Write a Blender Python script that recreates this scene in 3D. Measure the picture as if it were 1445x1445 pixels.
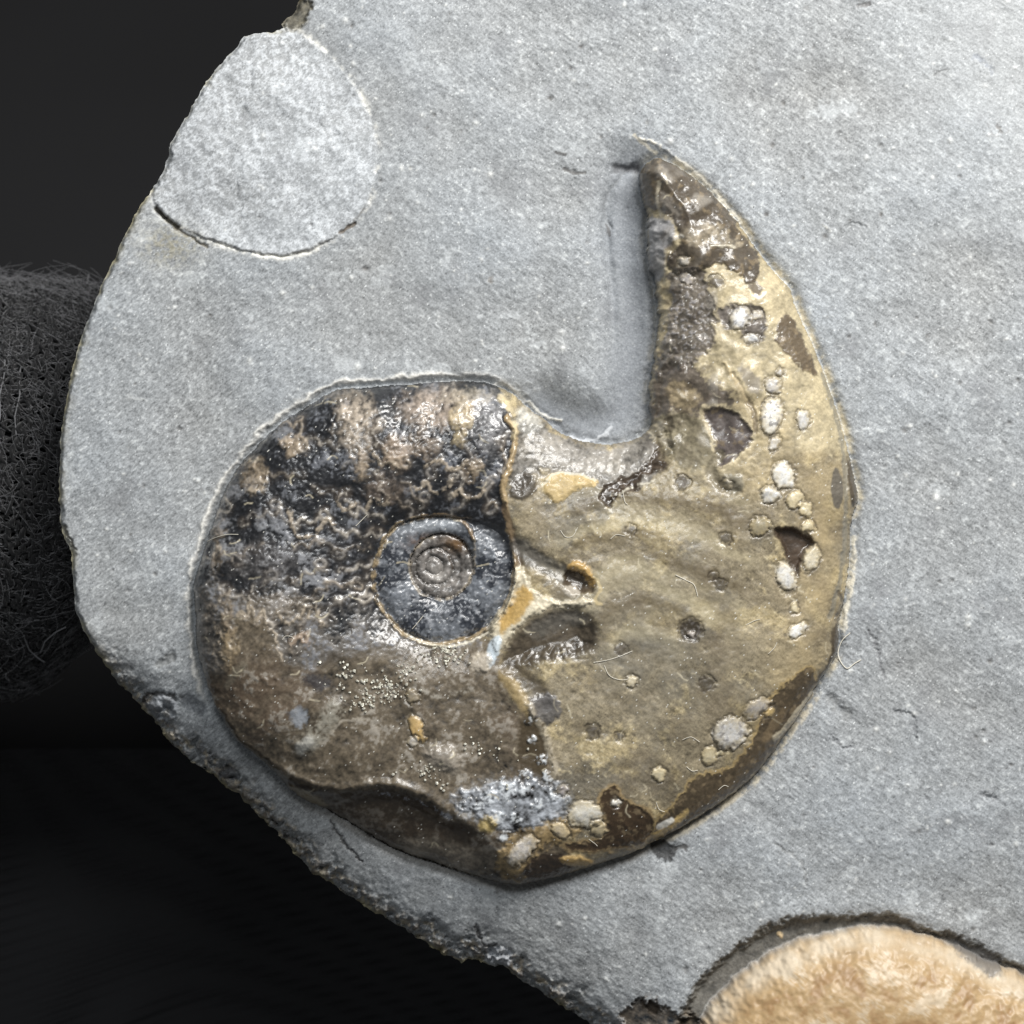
import bpy, math, random
import numpy as np

for o in list(bpy.data.objects):
    bpy.data.objects.remove(o)
scene = bpy.context.scene
COL = scene.collection

# ------------------------------------------------------------------ scale
# one "px" of the design drawing is 0.03045 mm; the slab's face is z = 0
S = 0.044 / 1445.0
MID = 722.5
def W(px, py, pz=0.0):
    return ((px - MID) * S, (MID - py) * S, pz * S)

# ------------------------------------------------------------------ camera
D = 0.15
cam_d = bpy.data.cameras.new("camera")
cam = bpy.data.objects.new("camera", cam_d)
COL.objects.link(cam)
cam.location = (0, 0, D)
cam_d.sensor_width = 36.0
cam_d.lens = 36.0 * D / 0.044
cam_d.clip_start = 0.005
cam_d.clip_end = 5.0
cam_d.dof.use_dof = True
cam_d.dof.focus_distance = D - 25 * S
cam_d.dof.aperture_fstop = 105.0
scene.camera = cam

# ------------------------------------------------------------------ light
world = bpy.data.worlds.new("World")
scene.world = world
world.use_nodes = True
bg = world.node_tree.nodes["Background"]
bg.inputs[0].default_value = (0.93, 0.97, 1.0, 1)
bg.inputs[1].default_value = 0.13

def area(name, loc, size, power, color, target=(0, 0, 0)):
    from mathutils import Vector
    ld = bpy.data.lights.new(name, 'AREA')
    ld.shape = 'RECTANGLE'
    ld.size, ld.size_y = size
    ld.energy = power
    ld.color = color
    lo = bpy.data.objects.new(name, ld)
    COL.objects.link(lo)
    lo.location = loc
    lo.rotation_euler = (Vector(target) - Vector(loc)).to_track_quat('-Z', 'Y').to_euler()
    return lo
area("window_light", (0.046, 0.082, 0.078), (0.07, 0.045), 0.235, (1.0, 0.985, 0.96))
area("desk_lamp_light", (-0.012, 0.078, 0.15), (0.05, 0.04), 0.066, (0.95, 0.98, 1.0))

scene.view_settings.view_transform = 'Standard'
scene.view_settings.look = 'None'
scene.view_settings.exposure = 0.0
scene.view_settings.gamma = 1.0
scene.render.resolution_x = 1024
scene.render.resolution_y = 1024

# ------------------------------------------------------------------ helpers
rng = np.random.default_rng(7)
random.seed(7)
f32 = np.float32
PERM = rng.permutation(256).astype(np.int32)
PERM = np.concatenate([PERM, PERM, PERM])
GA = np.linspace(0, 2 * np.pi, 256, endpoint=False)
GX, GY = np.cos(GA).astype(f32), np.sin(GA).astype(f32)

def pn(x, y, seed=0):
    xf, yf = np.floor(x), np.floor(y)
    xi = (xf.astype(np.int32) + seed * 37) & 255
    yi = (yf.astype(np.int32) + seed * 91) & 255
    fx, fy = (x - xf).astype(f32), (y - yf).astype(f32)
    u = fx * fx * fx * (fx * (fx * 6 - 15) + 10)
    v = fy * fy * fy * (fy * (fy * 6 - 15) + 10)
    a, b = PERM[xi], PERM[(xi + 1) & 255]
    def g(h, dx, dy):
        return GX[h] * dx + GY[h] * dy
    y1 = (yi + 1) & 255
    n00 = g(PERM[a + yi], fx, fy)
    n10 = g(PERM[b + yi], fx - 1, fy)
    n01 = g(PERM[a + y1], fx, fy - 1)
    n11 = g(PERM[b + y1], fx - 1, fy - 1)
    return ((n00 + u * (n10 - n00)) * (1 - v) + (n01 + u * (n11 - n01)) * v) * 1.5

def fbm(x, y, scale, octs=4, seed=0, gain=0.5):
    r = np.zeros(np.shape(x), f32)
    amp, s = 1.0, 1.0 / scale
    for i in range(octs):
        r += amp * pn(x * s, y * s, seed + i * 5)
        amp *= gain
        s *= 2.03
    return r

def sm(a, b, x):
    t = np.clip((x - a) / (b - a), 0, 1)
    return t * t * (3 - 2 * t)

def lin(c):
    c = np.array(c, float) / 255.0
    return np.where(c <= 0.04045, c / 12.92, ((c + 0.055) / 1.055) ** 2.4).astype(f32)

def smooth(pts, n=5, closed=True):
    P = np.array(pts, float)
    out = []
    N = len(P)
    for i in range(N if closed else N - 1):
        if closed:
            p0, p1, p2, p3 = P[i - 1], P[i], P[(i + 1) % N], P[(i + 2) % N]
        else:
            p0, p1, p2, p3 = P[max(i - 1, 0)], P[i], P[i + 1], P[min(i + 2, N - 1)]
        for k in range(n):
            t = k / n
            out.append(0.5 * ((2 * p1) + (p2 - p0) * t + (2 * p0 - 5 * p1 + 4 * p2 - p3) * t * t + (3 * p1 - p0 - 3 * p2 + p3) * t ** 3))
    if not closed:
        out.append(P[-1])
    return np.array(out)

def seg_dist(x, y, pts, closed=False):
    P = np.array(pts, f32)
    d2 = np.full(np.shape(x), 1e12, f32)
    n = len(P)
    for i in range(n if closed else n - 1):
        ax, ay = P[i]
        bx, by = P[(i + 1) % n]
        ex, ey = bx - ax, by - ay
        L = ex * ex + ey * ey + 1e-9
        px, py = x - ax, y - ay
        t = np.clip((px * ex + py * ey) / L, 0, 1)
        qx, qy = px - t * ex, py - t * ey
        np.minimum(d2, qx * qx + qy * qy, out=d2)
    return np.sqrt(d2)

def inside(x, y, pts):
    P = np.array(pts, f32)
    c = np.zeros(np.shape(x), bool)
    n = len(P)
    for i in range(n):
        ax, ay = P[i]
        bx, by = P[(i + 1) % n]
        if ay == by:
            continue
        m = (ay > y) != (by > y)
        c ^= m & (x < (bx - ax) * (y - ay) / (by - ay) + ax)
    return c

def sdf(x, y, pts):
    d = seg_dist(x, y, pts, True)
    return np.where(inside(x, y, pts), d, -d)

# ------------------------------------------------------------------ materials
def principled(name):
    m = bpy.data.materials.new(name)
    m.use_nodes = True
    nt = m.node_tree
    return m, nt, nt.nodes["Principled BSDF"]

def N(nt, t, **kw):
    n = nt.nodes.new(t)
    for k, v in kw.items():
        setattr(n, k, v)
    return n

def relief_material(name, grain_scale, grain_amt, bump_dist, spec, rough_mul=1.0, coat=0.0, sss=0.0):
    """colour of the mineral comes from the point attribute 'mineral' (albedo), gloss from 'gloss';
       noise nodes add grain and fine relief"""
    m, nt, b = principled(name)
    L = nt.links
    at = N(nt, "ShaderNodeAttribute", attribute_name="mineral")
    ag = N(nt, "ShaderNodeAttribute", attribute_name="gloss")
    tc = N(nt, "ShaderNodeTexCoord")
    n1 = N(nt, "ShaderNodeTexNoise")
    n1.inputs["Scale"].default_value = grain_scale
    n1.inputs["Detail"].default_value = 3.0
    n1.inputs["Roughness"].default_value = 0.65
    L.new(tc.outputs["Object"], n1.inputs["Vector"])
    mr = N(nt, "ShaderNodeMapRange")
    mr.inputs[1].default_value, mr.inputs[2].default_value = 0.25, 0.75
    mr.inputs[3].default_value, mr.inputs[4].default_value = 1 - grain_amt, 1 + grain_amt
    L.new(n1.outputs["Fac"], mr.inputs[0])
    mx = N(nt, "ShaderNodeVectorMath", operation='SCALE')
    L.new(at.outputs["Color"], mx.inputs[0])
    L.new(mr.outputs[0], mx.inputs["Scale"])
    L.new(mx.outputs[0], b.inputs["Base Color"])
    n2 = N(nt, "ShaderNodeTexNoise")
    n2.inputs["Scale"].default_value = grain_scale * 0.6
    n2.inputs["Detail"].default_value = 4.0
    L.new(tc.outputs["Object"], n2.inputs["Vector"])
    bp = N(nt, "ShaderNodeBump")
    bp.inputs["Strength"].default_value = 1.0
    bp.inputs["Distance"].default_value = bump_dist
    L.new(n2.outputs["Fac"], bp.inputs["Height"])
    L.new(bp.outputs[0], b.inputs["Normal"])
    rm = N(nt, "ShaderNodeMath", operation='MULTIPLY')
    rm.inputs[1].default_value = rough_mul
    L.new(ag.outputs["Fac"], rm.inputs[0])
    L.new(rm.outputs[0], b.inputs["Roughness"])
    b.inputs["Specular IOR Level"].default_value = spec
    b.inputs["Coat Weight"].default_value = coat
    b.inputs["Coat Roughness"].default_value = 0.16
    L.new(bp.outputs[0], b.inputs["Coat Normal"])
    return m

PXF = 1.0 / S
M_STONE = relief_material("grey_mudstone", PXF / 3.2, 0.24, 0.55 * S, 0.30)
M_FOSSIL = relief_material("polished_calcite_fossil", PXF / 3.4, 0.18, 0.42 * S, 0.5, coat=0.35)
M_BLACK = relief_material("black_chamber_calcite", PXF / 4.0, 0.22, 0.5 * S, 0.55, coat=0.6)
M_CALC = relief_material("white_calcite", PXF / 3.0, 0.16, 0.5 * S, 0.5, coat=0.25)
M_GOLD = relief_material("golden_calcite", PXF / 7.0, 0.07, 0.14 * S, 0.4)

def plain(name, rgb, rough, spec=0.5, metal=0.0, noise=None, sheen=0.0):
    m, nt, b = principled(name)
    b.inputs["Roughness"].default_value = rough
    b.inputs["Specular IOR Level"].default_value = spec
    b.inputs["Metallic"].default_value = metal
    b.inputs["Sheen Weight"].default_value = sheen
    tc = N(nt, "ShaderNodeTexCoord")
    n1 = N(nt, "ShaderNodeTexNoise")
    n1.inputs["Scale"].default_value = noise or PXF / 30
    nt.links.new(tc.outputs["Object"], n1.inputs["Vector"])
    cr = N(nt, "ShaderNodeMix", data_type='RGBA')
    cr.inputs["A"].default_value = (*[c * 0.7 for c in rgb], 1)
    cr.inputs["B"].default_value = (*[min(c * 1.3, 1) for c in rgb], 1)
    nt.links.new(n1.outputs["Fac"], cr.inputs["Factor"])
    nt.links.new(cr.outputs["Result"], b.inputs["Base Color"])
    return m

# ------------------------------------------------------------------ objects
def mesh_obj(name, verts, faces, mat, parent=None, smooth_shade=True, attrs=None, ngon=None):
    """faces: (n,3) or (n,4) int array; attrs: dict mineral (n,3), gloss (n,)"""
    me = bpy.data.meshes.new(name)
    verts = np.asarray(verts, f32)
    faces = np.asarray(faces, np.int32)
    k = faces.shape[1]
    nf = len(faces)
    loops = faces.ravel()
    starts = np.arange(nf, dtype=np.int32) * k
    if ngon is not None:
        starts = np.concatenate([starts, [len(loops)]]).astype(np.int32)
        loops = np.concatenate([loops, np.asarray(ngon, np.int32)])
        nf += 1
    me.vertices.add(len(verts))
    me.vertices.foreach_set("co", verts.ravel())
    me.loops.add(len(loops))
    me.loops.foreach_set("vertex_index", loops)
    me.polygons.add(nf)
    me.polygons.foreach_set("loop_start", starts)
    me.polygons.foreach_set("use_smooth", np.full(nf, smooth_shade, bool))
    if attrs:
        a = me.attributes.new("mineral", 'FLOAT_COLOR', 'POINT')
        c = np.ones((len(verts), 4), f32)
        c[:, :3] = attrs["mineral"]
        a.data.foreach_set("color", c.ravel())
        g = me.attributes.new("gloss", 'FLOAT', 'POINT')
        g.data.foreach_set("value", np.asarray(attrs["gloss"], f32))
    me.update(calc_edges=True)
    me.validate()
    me.materials.append(mat)
    o = bpy.data.objects.new(name, me)
    COL.objects.link(o)
    if parent is not None:
        o.parent = parent
    return o

def empty(name, loc=(0, 0, 0)):
    o = bpy.data.objects.new(name, None)
    o.empty_display_size = 0.005
    o.location = loc
    COL.objects.link(o)
    return o

def tubes(paths, radii, sides=5):
    """paths: list of (n,3) arrays; returns verts, quads"""
    V, F, base = [], [], 0
    ang = np.linspace(0, 2 * np.pi, sides, endpoint=False)
    ca, sa = np.cos(ang), np.sin(ang)
    for P, r in zip(paths, radii):
        P = np.asarray(P, float)
        n = len(P)
        T = np.gradient(P, axis=0)
        T /= np.linalg.norm(T, axis=1)[:, None] + 1e-12
        up = np.tile(np.array([0.13, 0.21, 0.97]), (n, 1))
        A = np.cross(T, up)
        A /= np.linalg.norm(A, axis=1)[:, None] + 1e-12
        B = np.cross(T, A)
        rr = np.broadcast_to(np.asarray(r, float), (n,))
        ring = P[:, None, :] + rr[:, None, None] * (A[:, None, :] * ca[None, :, None] + B[:, None, :] * sa[None, :, None])
        V.append(ring.reshape(-1, 3))
        i = np.arange(n - 1)[:, None] * sides + np.arange(sides)[None, :]
        j = np.arange(n - 1)[:, None] * sides + (np.arange(sides)[None, :] + 1) % sides
        F.append(np.stack([i, j, j + sides, i + sides], -1).reshape(-1, 4) + base)
        base += n * sides
    return np.concatenate(V), np.concatenate(F)

# ------------------------------------------------------------------ the relief: grid
STEP = 1.36
core = np.arange(-14, 1460, STEP)
lo = -14 - np.cumsum(np.linspace(2, 14, 46))[::-1]
hi = core[-1] + np.cumsum(np.linspace(2, 14, 56))
xs = np.concatenate([core[core > 66], hi]).astype(f32)
ys = np.concatenate([lo, core, hi]).astype(f32)
X, Y = np.meshgrid(xs, ys)
SH = X.shape

SLAB = [(440, -60), (428, -20), (420, 2), (415, 17), (404, 24), (397, 31), (400, 39), (388, 43), (376, 44), (360, 45), (345, 49), (338, 57), (332, 66),
        (320, 79), (309, 91), (298, 106), (287, 120), (281, 132), (274, 143), (264, 162), (253, 179), (244, 194), (237, 208), (238, 218), (236, 226), (229, 241), (220, 257),
        (206, 277), (193, 295), (179, 324), (162, 361), (141, 405), (125, 448), (110, 490), (98, 536), (89, 581), (85, 620), (83, 661),
        (82, 690), (84, 713), (84, 735), (89, 760), (98, 773), (101, 790), (101, 817), (106, 864), (119, 895), (143, 937), (158, 962), (177, 986), (199, 1010),
        (216, 1027), (226, 1043), (235, 1055), (249, 1069), (264, 1081), (279, 1089), (301, 1105), (313, 1118), (321, 1124), (330, 1127), (342, 1140), (354, 1152), (370, 1167),
        (387, 1185), (409, 1207), (419, 1220), (429, 1232), (437, 1240), (448, 1243), (469, 1259), (495, 1277), (521, 1292), (573, 1323), (600, 1340), (621, 1353),
        (640, 1366), (651, 1368), (661, 1362), (670, 1361), (682, 1368), (694, 1372), (708, 1373), (718, 1378), (729, 1391), (742, 1398), (756, 1404), (777, 1420), (800, 1434), (819, 1445),
        (870, 1482), (960, 1560), (1060, 1660), (1180, 1760), (1330, 1810), (1500, 1790), (1640, 1700), (1740, 1520), (1790, 1280),
        (1800, 1000), (1790, 700), (1760, 400), (1690, 120), (1560, -90), (1380, -220), (1150, -290), (900, -290), (680, -230), (520, -150)]
w1 = fbm(X, Y, 14, 2, 3)
w2 = fbm(X, Y, 14, 2, 11)
v1 = fbm(X, Y, 5, 2, 23)
v2 = fbm(X, Y, 5, 2, 31)
SL = sdf(X + 2.0 * w1, Y + 2.0 * w2, SLAB)

AMM = [(929, 223), (915, 228), (905, 238), (903, 248), (905, 264), (909, 285), (917, 304), (915, 320), (913, 337), (914, 358), (920, 380), (927, 396), (929, 427), (932, 454), (928, 480), (924, 510),
       (918, 540), (917, 570), (921, 594), (909, 612), (889, 622), (860, 627), (825, 623), (800, 615), (781, 603), (773, 594), (758, 584), (744, 574), (725, 557), (703, 545), (685, 540),
       (660, 538), (631, 538), (600, 541), (561, 543), (513, 547), (475, 550), (444, 567), (402, 593), (364, 628), (333, 663), (312, 704), (295, 756), (280, 801), (273, 829),
       (276, 863), (277, 905), (286, 946), (307, 1002), (333, 1044), (364, 1068), (388, 1092), (406, 1114), (433, 1133), (464, 1146), (513, 1175), (554, 1199), (596, 1214),
       (648, 1231), (700, 1246), (736, 1249), (792, 1236), (848, 1218), (889, 1205), (923, 1188), (979, 1158), (1035, 1120), (1072, 1087), (1099, 1049), (1128, 1008), (1146, 978),
       (1160, 955), (1178, 928), (1183, 905), (1183, 879), (1190, 849), (1196, 815), (1199, 782), (1201, 740), (1206, 716), (1211, 699), (1206, 676), (1198, 640), (1184, 590), (1164, 530), (1143, 479),
       (1122, 434), (1116, 409), (1091, 382), (1067, 351), (1043, 316), (1019, 288), (988, 257), (955, 235)]
i0, i1 = np.searchsorted(ys, [175, 1320])
j0, j1 = np.searchsorted(xs, [225, 1265])
SUB = (slice(i0, i1), slice(j0, j1))
AS = np.full(SH, -200, f32)
hj = 2.2 * (X[SUB] < 960) * (Y[SUB] > 290) * (Y[SUB] < 640)
AS[SUB] = sdf(X[SUB] + 0.7 * v1[SUB] + (1.0 + hj) * w1[SUB], Y[SUB] + 0.7 * v2[SUB] + 1.0 * w2[SUB], smooth(AMM, 2))

UMB = smooth([(594, 729), (572, 736), (553, 748), (538, 773), (528, 809), (531, 838), (542, 860), (563, 886), (584, 900), (612, 907), (646, 903), (679, 891), (704, 871), (718, 846), (725, 815),
       (723, 785), (714, 762), (695, 746), (668, 735), (640, 729), (615, 727)], 3)
# ------------------------------------------------------------------ painters
H = np.zeros(SH, f32)
C = np.zeros(SH + (3,), f32)
R = np.full(SH, 0.8, f32)
REG = np.zeros(SH, np.int16)
REGNAMES = {0: "stone"}

def win(x0, y0, x1, y1, m):
    a, b = np.searchsorted(ys, [y0 - m, y1 + m])
    c, d = np.searchsorted(xs, [x0 - m, x1 + m])
    return (slice(a, max(b, a + 1)), slice(c, max(d, c + 1)))

def blend(w, mask, col, rough=None):
    if col is not None:
        c = lin(col)
        C[w] += (c - C[w]) * mask[..., None]
    if rough is not None:
        R[w] += (rough - R[w]) * mask

def region(w, cond, name):
    rid = max(REGNAMES) + 1
    REGNAMES[rid] = name
    r = REG[w]
    r[cond] = rid

def patch(pts, col, soft=2.0, warp=3.0, fine=2.2, alpha=1.0, dh=0.0, edge=6.0, rough=None, name=None, var=0.0, clip=True, sp=3, rim=None, rimw=2.5):
    P = smooth(pts, sp)
    w = win(P[:, 0].min(), P[:, 1].min(), P[:, 0].max(), P[:, 1].max(), 18)
    d = sdf(X[w] + warp * w1[w] + fine * v1[w], Y[w] + warp * w2[w] + fine * v2[w], P)
    m = sm(-soft, soft, d) * alpha
    if clip:
        m = m * (AS[w] > 0)
    if var:
        cc = lin(col)[None, None, :] * (1 + var * (1.5 * FM[w] + 1.3 * FF[w] + 0.6 * STK[w]))[..., None]
        if name == "shell_patch":
            cc = cc + (lin((136, 120, 94)) - cc) * (0.55 * sm(0.25, 0.7, w2[w] + 0.5 * FF[w]))[..., None]
            H[w] += 1.2 * sm(-1, 2, d) * (AS[w] > 0)
        C[w] += (cc - C[w]) * m[..., None]
        blend(w, m, None, rough)
    else:
        blend(w, m, col, rough)
    if rim is not None:
        mr = np.exp(-(d / rimw) ** 2) * alpha
        if clip:
            mr = mr * (AS[w] > 0)
        blend(w, mr, rim)
    if dh:
        H[w] += dh * sm(-edge * 0.3, edge, d) * (1 if not clip else (AS[w] > 0))
    if name:
        region(w, (d > 0) & ((AS[w] > 0) | (not clip)), name)

def line(pts, width, col, soft=1.5, alpha=1.0, dh=0.0, hw=None, warp=2.0, fine=1.0, rough=None, broken=0.0, clip=None, curve=True):
    P = smooth(pts, 4, False) if curve else np.array(pts, float)
    w = win(P[:, 0].min(), P[:, 1].min(), P[:, 0].max(), P[:, 1].max(), width * 3 + 12)
    d = seg_dist(X[w] + warp * w1[w] + fine * v1[w], Y[w] + warp * w2[w] + fine * v2[w], P)
    m = (1 - sm(width / 2 - soft * 0.5, width / 2 + soft, d)) * alpha
    if broken:
        m = m * sm(-broken, 0.25, FF[w] + FM[w])
    if clip == 'in':
        m = m * (AS[w] > 0)
    if clip == 'ph':
        m = m * PHM[w]
    if clip == 'out':
        m = m * (AS[w] <= 0)
    if col is not None:
        blend(w, m, col, rough)
    if dh:
        hh = hw or width
        H[w] += dh * np.exp(-(d / (hh * 0.6)) ** 2)

def spot(cx, cy, rx, ry, ang=0.0, col=(205, 205, 200), edge=(175, 160, 125), ring=(104, 96, 82), dh=4.0, name="calcite_spot", speck=0.5, warp=2.3, rough=0.45):
    r = max(rx, ry)
    w = win(cx - r, cy - r, cx + r, cy + r, 10)
    x = X[w] + warp * (1.2 * w1[w] + 0.8 * v1[w]) - cx
    y = Y[w] + warp * (1.2 * w2[w] + 0.8 * v2[w]) - cy
    a = math.radians(ang)
    u, v = (x * math.cos(a) + y * math.sin(a)) / rx, (-x * math.sin(a) + y * math.cos(a)) / ry
    q = np.sqrt(u * u + v * v) + 0.10 * w1[w] + 0.07 * FF[w]
    px = (q - 1) * min(rx, ry)
    inn = AS[w] > 0
    if ring is not None:
        blend(w, np.exp(-((px - 1.2) / 1.8) ** 2) * np.clip(0.55 + 0.7 * w1[w] + 0.4 * FF[w], 0, 0.9) * inn, ring)
    op = float(rng.uniform(0.72, 1.0))
    m = (1 - sm(-3.2, 0.8, px + 1.6 * v2[w])) * inn * op
    blend(w, m, edge, rough)
    m2 = (1 - sm(0.35, 1.0, q + 0.25 * v1[w] + 0.25 * w2[w])) * inn
    blend(w, m2 * np.clip(0.8 + 0.5 * FF[w], 0, 1) * op, col)
    if speck:
        blend(w, m * sm(0.18, 0.5, FF[w]) * speck, (120, 115, 112))
    H[w] += (dh * np.sqrt(np.clip(1 - q * q, 0, 1)) - 1.6 * np.exp(-((px - 0.8) / 2.0) ** 2)) * inn
    if name:
        region(w, (px < 0.5) & inn, name)

# shared noise fields
FB = fbm(X, Y, 210, 4, 41)
FM = fbm(X, Y, 42, 4, 53)
FF = fbm(X, Y, 8.5, 3, 67, 0.6)
GR = rng.normal(0, 1, SH).astype(f32)
def streaks(ang, a, b, seed):
    c, s = math.cos(ang), math.sin(ang)
    u, v = X * c + Y * s, -X * s + Y * c
    return pn(u / a, v / b, seed) + 0.6 * pn(u / (a * 0.45), v / (b * 0.6), seed + 3)
ST = streaks(math.radians(37), 13, 2.9, 5)
ST2 = streaks(math.radians(-38), 10, 3.2, 9)
kl = 1 - sm(300, 760, X)
STK = ST * (1 - kl) + ST2 * kl
del ST, ST2

# ------------------------------------------------------------------ STONE
base = lin((154, 157, 159))
tint = 1 + 0.07 * FB + 0.08 * FM + 0.17 * FF + 0.27 * STK + 0.13 * GR
C[:] = base * np.clip(tint, 0.45, 1.7)[..., None]
C[..., 0] *= 1 - 0.02 * FB
C[..., 2] *= 1 + 0.025 * FB
ST3 = streaks(math.radians(37), 70, 10, 15)
C[:] *= (1 + 0.07 * ST3 * (1 - 0.6 * kl))[..., None]
H += 0.5 * ST3
del ST3
ptc = sm(0.45, 0.9, fbm(X, Y, 60, 4, 171) + 0.3 * FF)
C[:] += (lin((196, 200, 202)) - C) * (ptc * 0.42)[..., None]
smd = sm(0.4, 0.95, fbm(X, Y, 75, 4, 181) + 0.3 * FF)
C[:] += (lin((118, 119, 122)) - C) * (smd * 0.40)[..., None]
# pale dusty flecks and grains
fl = sm(0.5, 1.0, FF * 0.9 + 0.3 * FM + 0.45 * STK)
C[:] += (lin((214, 217, 216)) - C) * (0.42 * fl)[..., None]
gr2 = (GR > 2.75)
C[gr2] = lin((225, 228, 228))
gd = (GR < -3.0)
C[gd] = lin((80, 80, 82))
R[:] = 0.72 + 0.08 * FF
H[:] = 6.0 * FB + 0.9 * FM + 0.35 * FF + 0.30 * STK + 0.10 * GR

# loose grains and nicks of many sizes
for k in range(1500):
    cx, cy = rng.uniform(90, 1440), rng.uniform(0, 1440)
    r_ = 0.9 + 3.2 * rng.random() ** 3.5
    w = win(cx, cy, cx, cy, r_ * 3)
    q = np.hypot(X[w] - cx + 0.8 * v1[w], (Y[w] - cy) * rng.uniform(0.7, 1.4) + 0.8 * v2[w]) / r_
    m = np.exp(-q * q)
    if rng.random() < 0.6:
        C[w] += (lin((228, 229, 226)) - C[w]) * (m * rng.uniform(0.4, 0.9))[..., None]
        H[w] += 0.5 * r_ * m
    else:
        C[w] += (lin((92, 88, 84)) - C[w]) * (m * rng.uniform(0.3, 0.8))[..., None]
        H[w] -= 0.7 * r_ * m
# edge rounding; the lower-left side falls away in a chipped slope
ll = sm(880, 1010, Y) * (1 - sm(900, 1000, X))
ll = np.maximum(ll, sm(930, 1000, Y) * (SL < 120) * (1 - sm(860, 960, X)))
e = np.clip(SL, 0, None)
H -= 9 * (1 - sm(0, 10, e)) ** 2
H -= ll * (62 * np.exp(-e / 55.0))
chip = ll * (1 - sm(12, 40, e + 16 * FM))
H += chip * (9 * FM + 3.5 * FF - 5 + 6 * np.sign(w1) * sm(0.1, 0.3, np.abs(w1)))
brown = sm(-0.25, 0.5, FM + 0.8 * FF)[..., None] * chip[..., None] * 0.8
C[:] += (lin((112, 100, 84)) - C) * brown
dk = (chip * sm(0.1, 0.5, w1 + 0.5 * FF))[..., None] * 0.6
C[:] += (lin((58, 50, 44)) - C) * dk
pal = (chip * sm(0.2, 0.6, w2 + 0.3 * FF))[..., None] * 0.75
C[:] += (lin((186, 176, 158)) - C) * pal
# ochre weathering skin right at the broken edge
sk = (np.exp(-(e / 4.0) ** 2) * np.clip(0.45 + 0.8 * FM, 0.1, 0.8))[..., None]
C[:] += (lin((150, 142, 104)) - C) * sk
nb = sm(-0.1, 0.4, FM)[..., None] * np.exp(-(e / 9.0) ** 2)[..., None] * 0.4
C[:] += (lin((168, 162, 140)) - C) * nb
# stronger light towards the far upper right, painted into the stone colour
ur = (sm(1150, 1420, X) * (1 - sm(60, 420, Y)))[..., None]
C[:] += (lin((188, 190, 190)) - C) * ur * 0.35
# greener, rough bit at the notch on the upper edge
patch([(400, 5), (425, -10), (440, 10), (425, 40), (400, 42), (395, 30)], (105, 98, 78), 4, 4, 3, 0.8, dh=-6, clip=False, var=0.3)

# trench and pale rim round the ammonite
out = np.clip(-AS, 0, None)
isout = (AS <= 0)
H -= isout * 9 * np.exp(-(out / 9.0) ** 2)
rimw = np.exp(-((out - 10 - 1.2 * w1 - 4 * FM) / (3.4 + 1.4 * np.clip(FM, -1, 1))) ** 2) * isout * (1 - sm(560, 760, X + 0.2 * Y - 130)) * sm(-60, -20, -Y + 940)
H += rimw * 3
C[:] += (lin((222, 220, 214)) - C) * np.clip(rimw * (0.85 + 0.5 * FF + 0.4 * FM), 0, 1)[..., None]
rimr = np.exp(-((out - 5) / 4.5) ** 2) * isout * sm(850, 1000, X) * np.clip(0.5 + 1.0 * FM + 0.5 * FF, 0, 1)
C[:] += (lin((206, 196, 172)) - C) * (rimr * 1.0)[..., None]
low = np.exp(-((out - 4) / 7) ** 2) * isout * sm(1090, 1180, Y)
C[:] += (lin((120, 112, 100)) - C) * (low * 0.5)[..., None]  # shadow on the stone under the lower rim, painted in

line([(1204, 745), (1205, 790), (1201, 830), (1194, 862), (1190, 900)], 5, (226, 220, 204), 2, 0.85, dh=2, broken=0.8, clip='out')
line([(1152, 985), (1134, 1012), (1110, 1046), (1084, 1084), (1050, 1118), (1000, 1152), (950, 1182)], 5, (198, 190, 172), 3, 0.7, dh=2, broken=0.8, clip='out')
# smooth hollow beside the horn and in the bay
hol = np.zeros(SH, f32)
w = win(760, 190, 960, 650, 60)
d = seg_dist(X[w], Y[w], smooth([(893, 245), (886, 330), (895, 430), (890, 540), (868, 590), (815, 598), (770, 580)], 3, False))
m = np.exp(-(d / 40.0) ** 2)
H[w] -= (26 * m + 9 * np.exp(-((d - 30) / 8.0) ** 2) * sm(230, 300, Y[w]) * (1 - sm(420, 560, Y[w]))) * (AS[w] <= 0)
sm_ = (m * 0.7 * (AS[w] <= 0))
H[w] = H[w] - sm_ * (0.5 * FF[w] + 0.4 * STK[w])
C[w] += (lin((126, 130, 136)) - C[w]) * sm_[..., None]  # shade beside the horn, painted as a darker grey
# creases and marks in the bay
line([(862, 318), (852, 290), (868, 258), (890, 236)], 3, (120, 122, 124), dh=-3, hw=6, alpha=0.5)
line([(856, 316), (860, 330)], 4, (84, 80, 78), alpha=0.7)
line([(870, 236), (898, 236)], 10, (88, 88, 90), 5, 0.7, dh=-6, clip='out')
line([(796, 238), (812, 244), (826, 243)], 4, (92, 90, 88), alpha=0.8, dh=-2)
line([(785, 216), (797, 218)], 5, (70, 68, 66), alpha=0.8)
line([(805, 616), (830, 622), (850, 616), (862, 604)], 4, (205, 208, 212), alpha=0.7, dh=3, hw=7)
line([(745, 566), (760, 580), (776, 590), (790, 593)], 4, (215, 213, 205), alpha=0.8, dh=3)
line([(690, 548), (705, 540), (722, 548), (740, 566)], 5, (196, 194, 188), alpha=0.6, dh=2)
line([(905, 195), (935, 208), (960, 228), (990, 252), (1020, 284), (1045, 315)], 4, (222, 218, 206), alpha=0.85, dh=2, broken=0.6, clip='out')
line([(895, 190), (912, 205), (925, 214)], 3, (215, 208, 190), alpha=0.7, clip='out')
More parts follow.
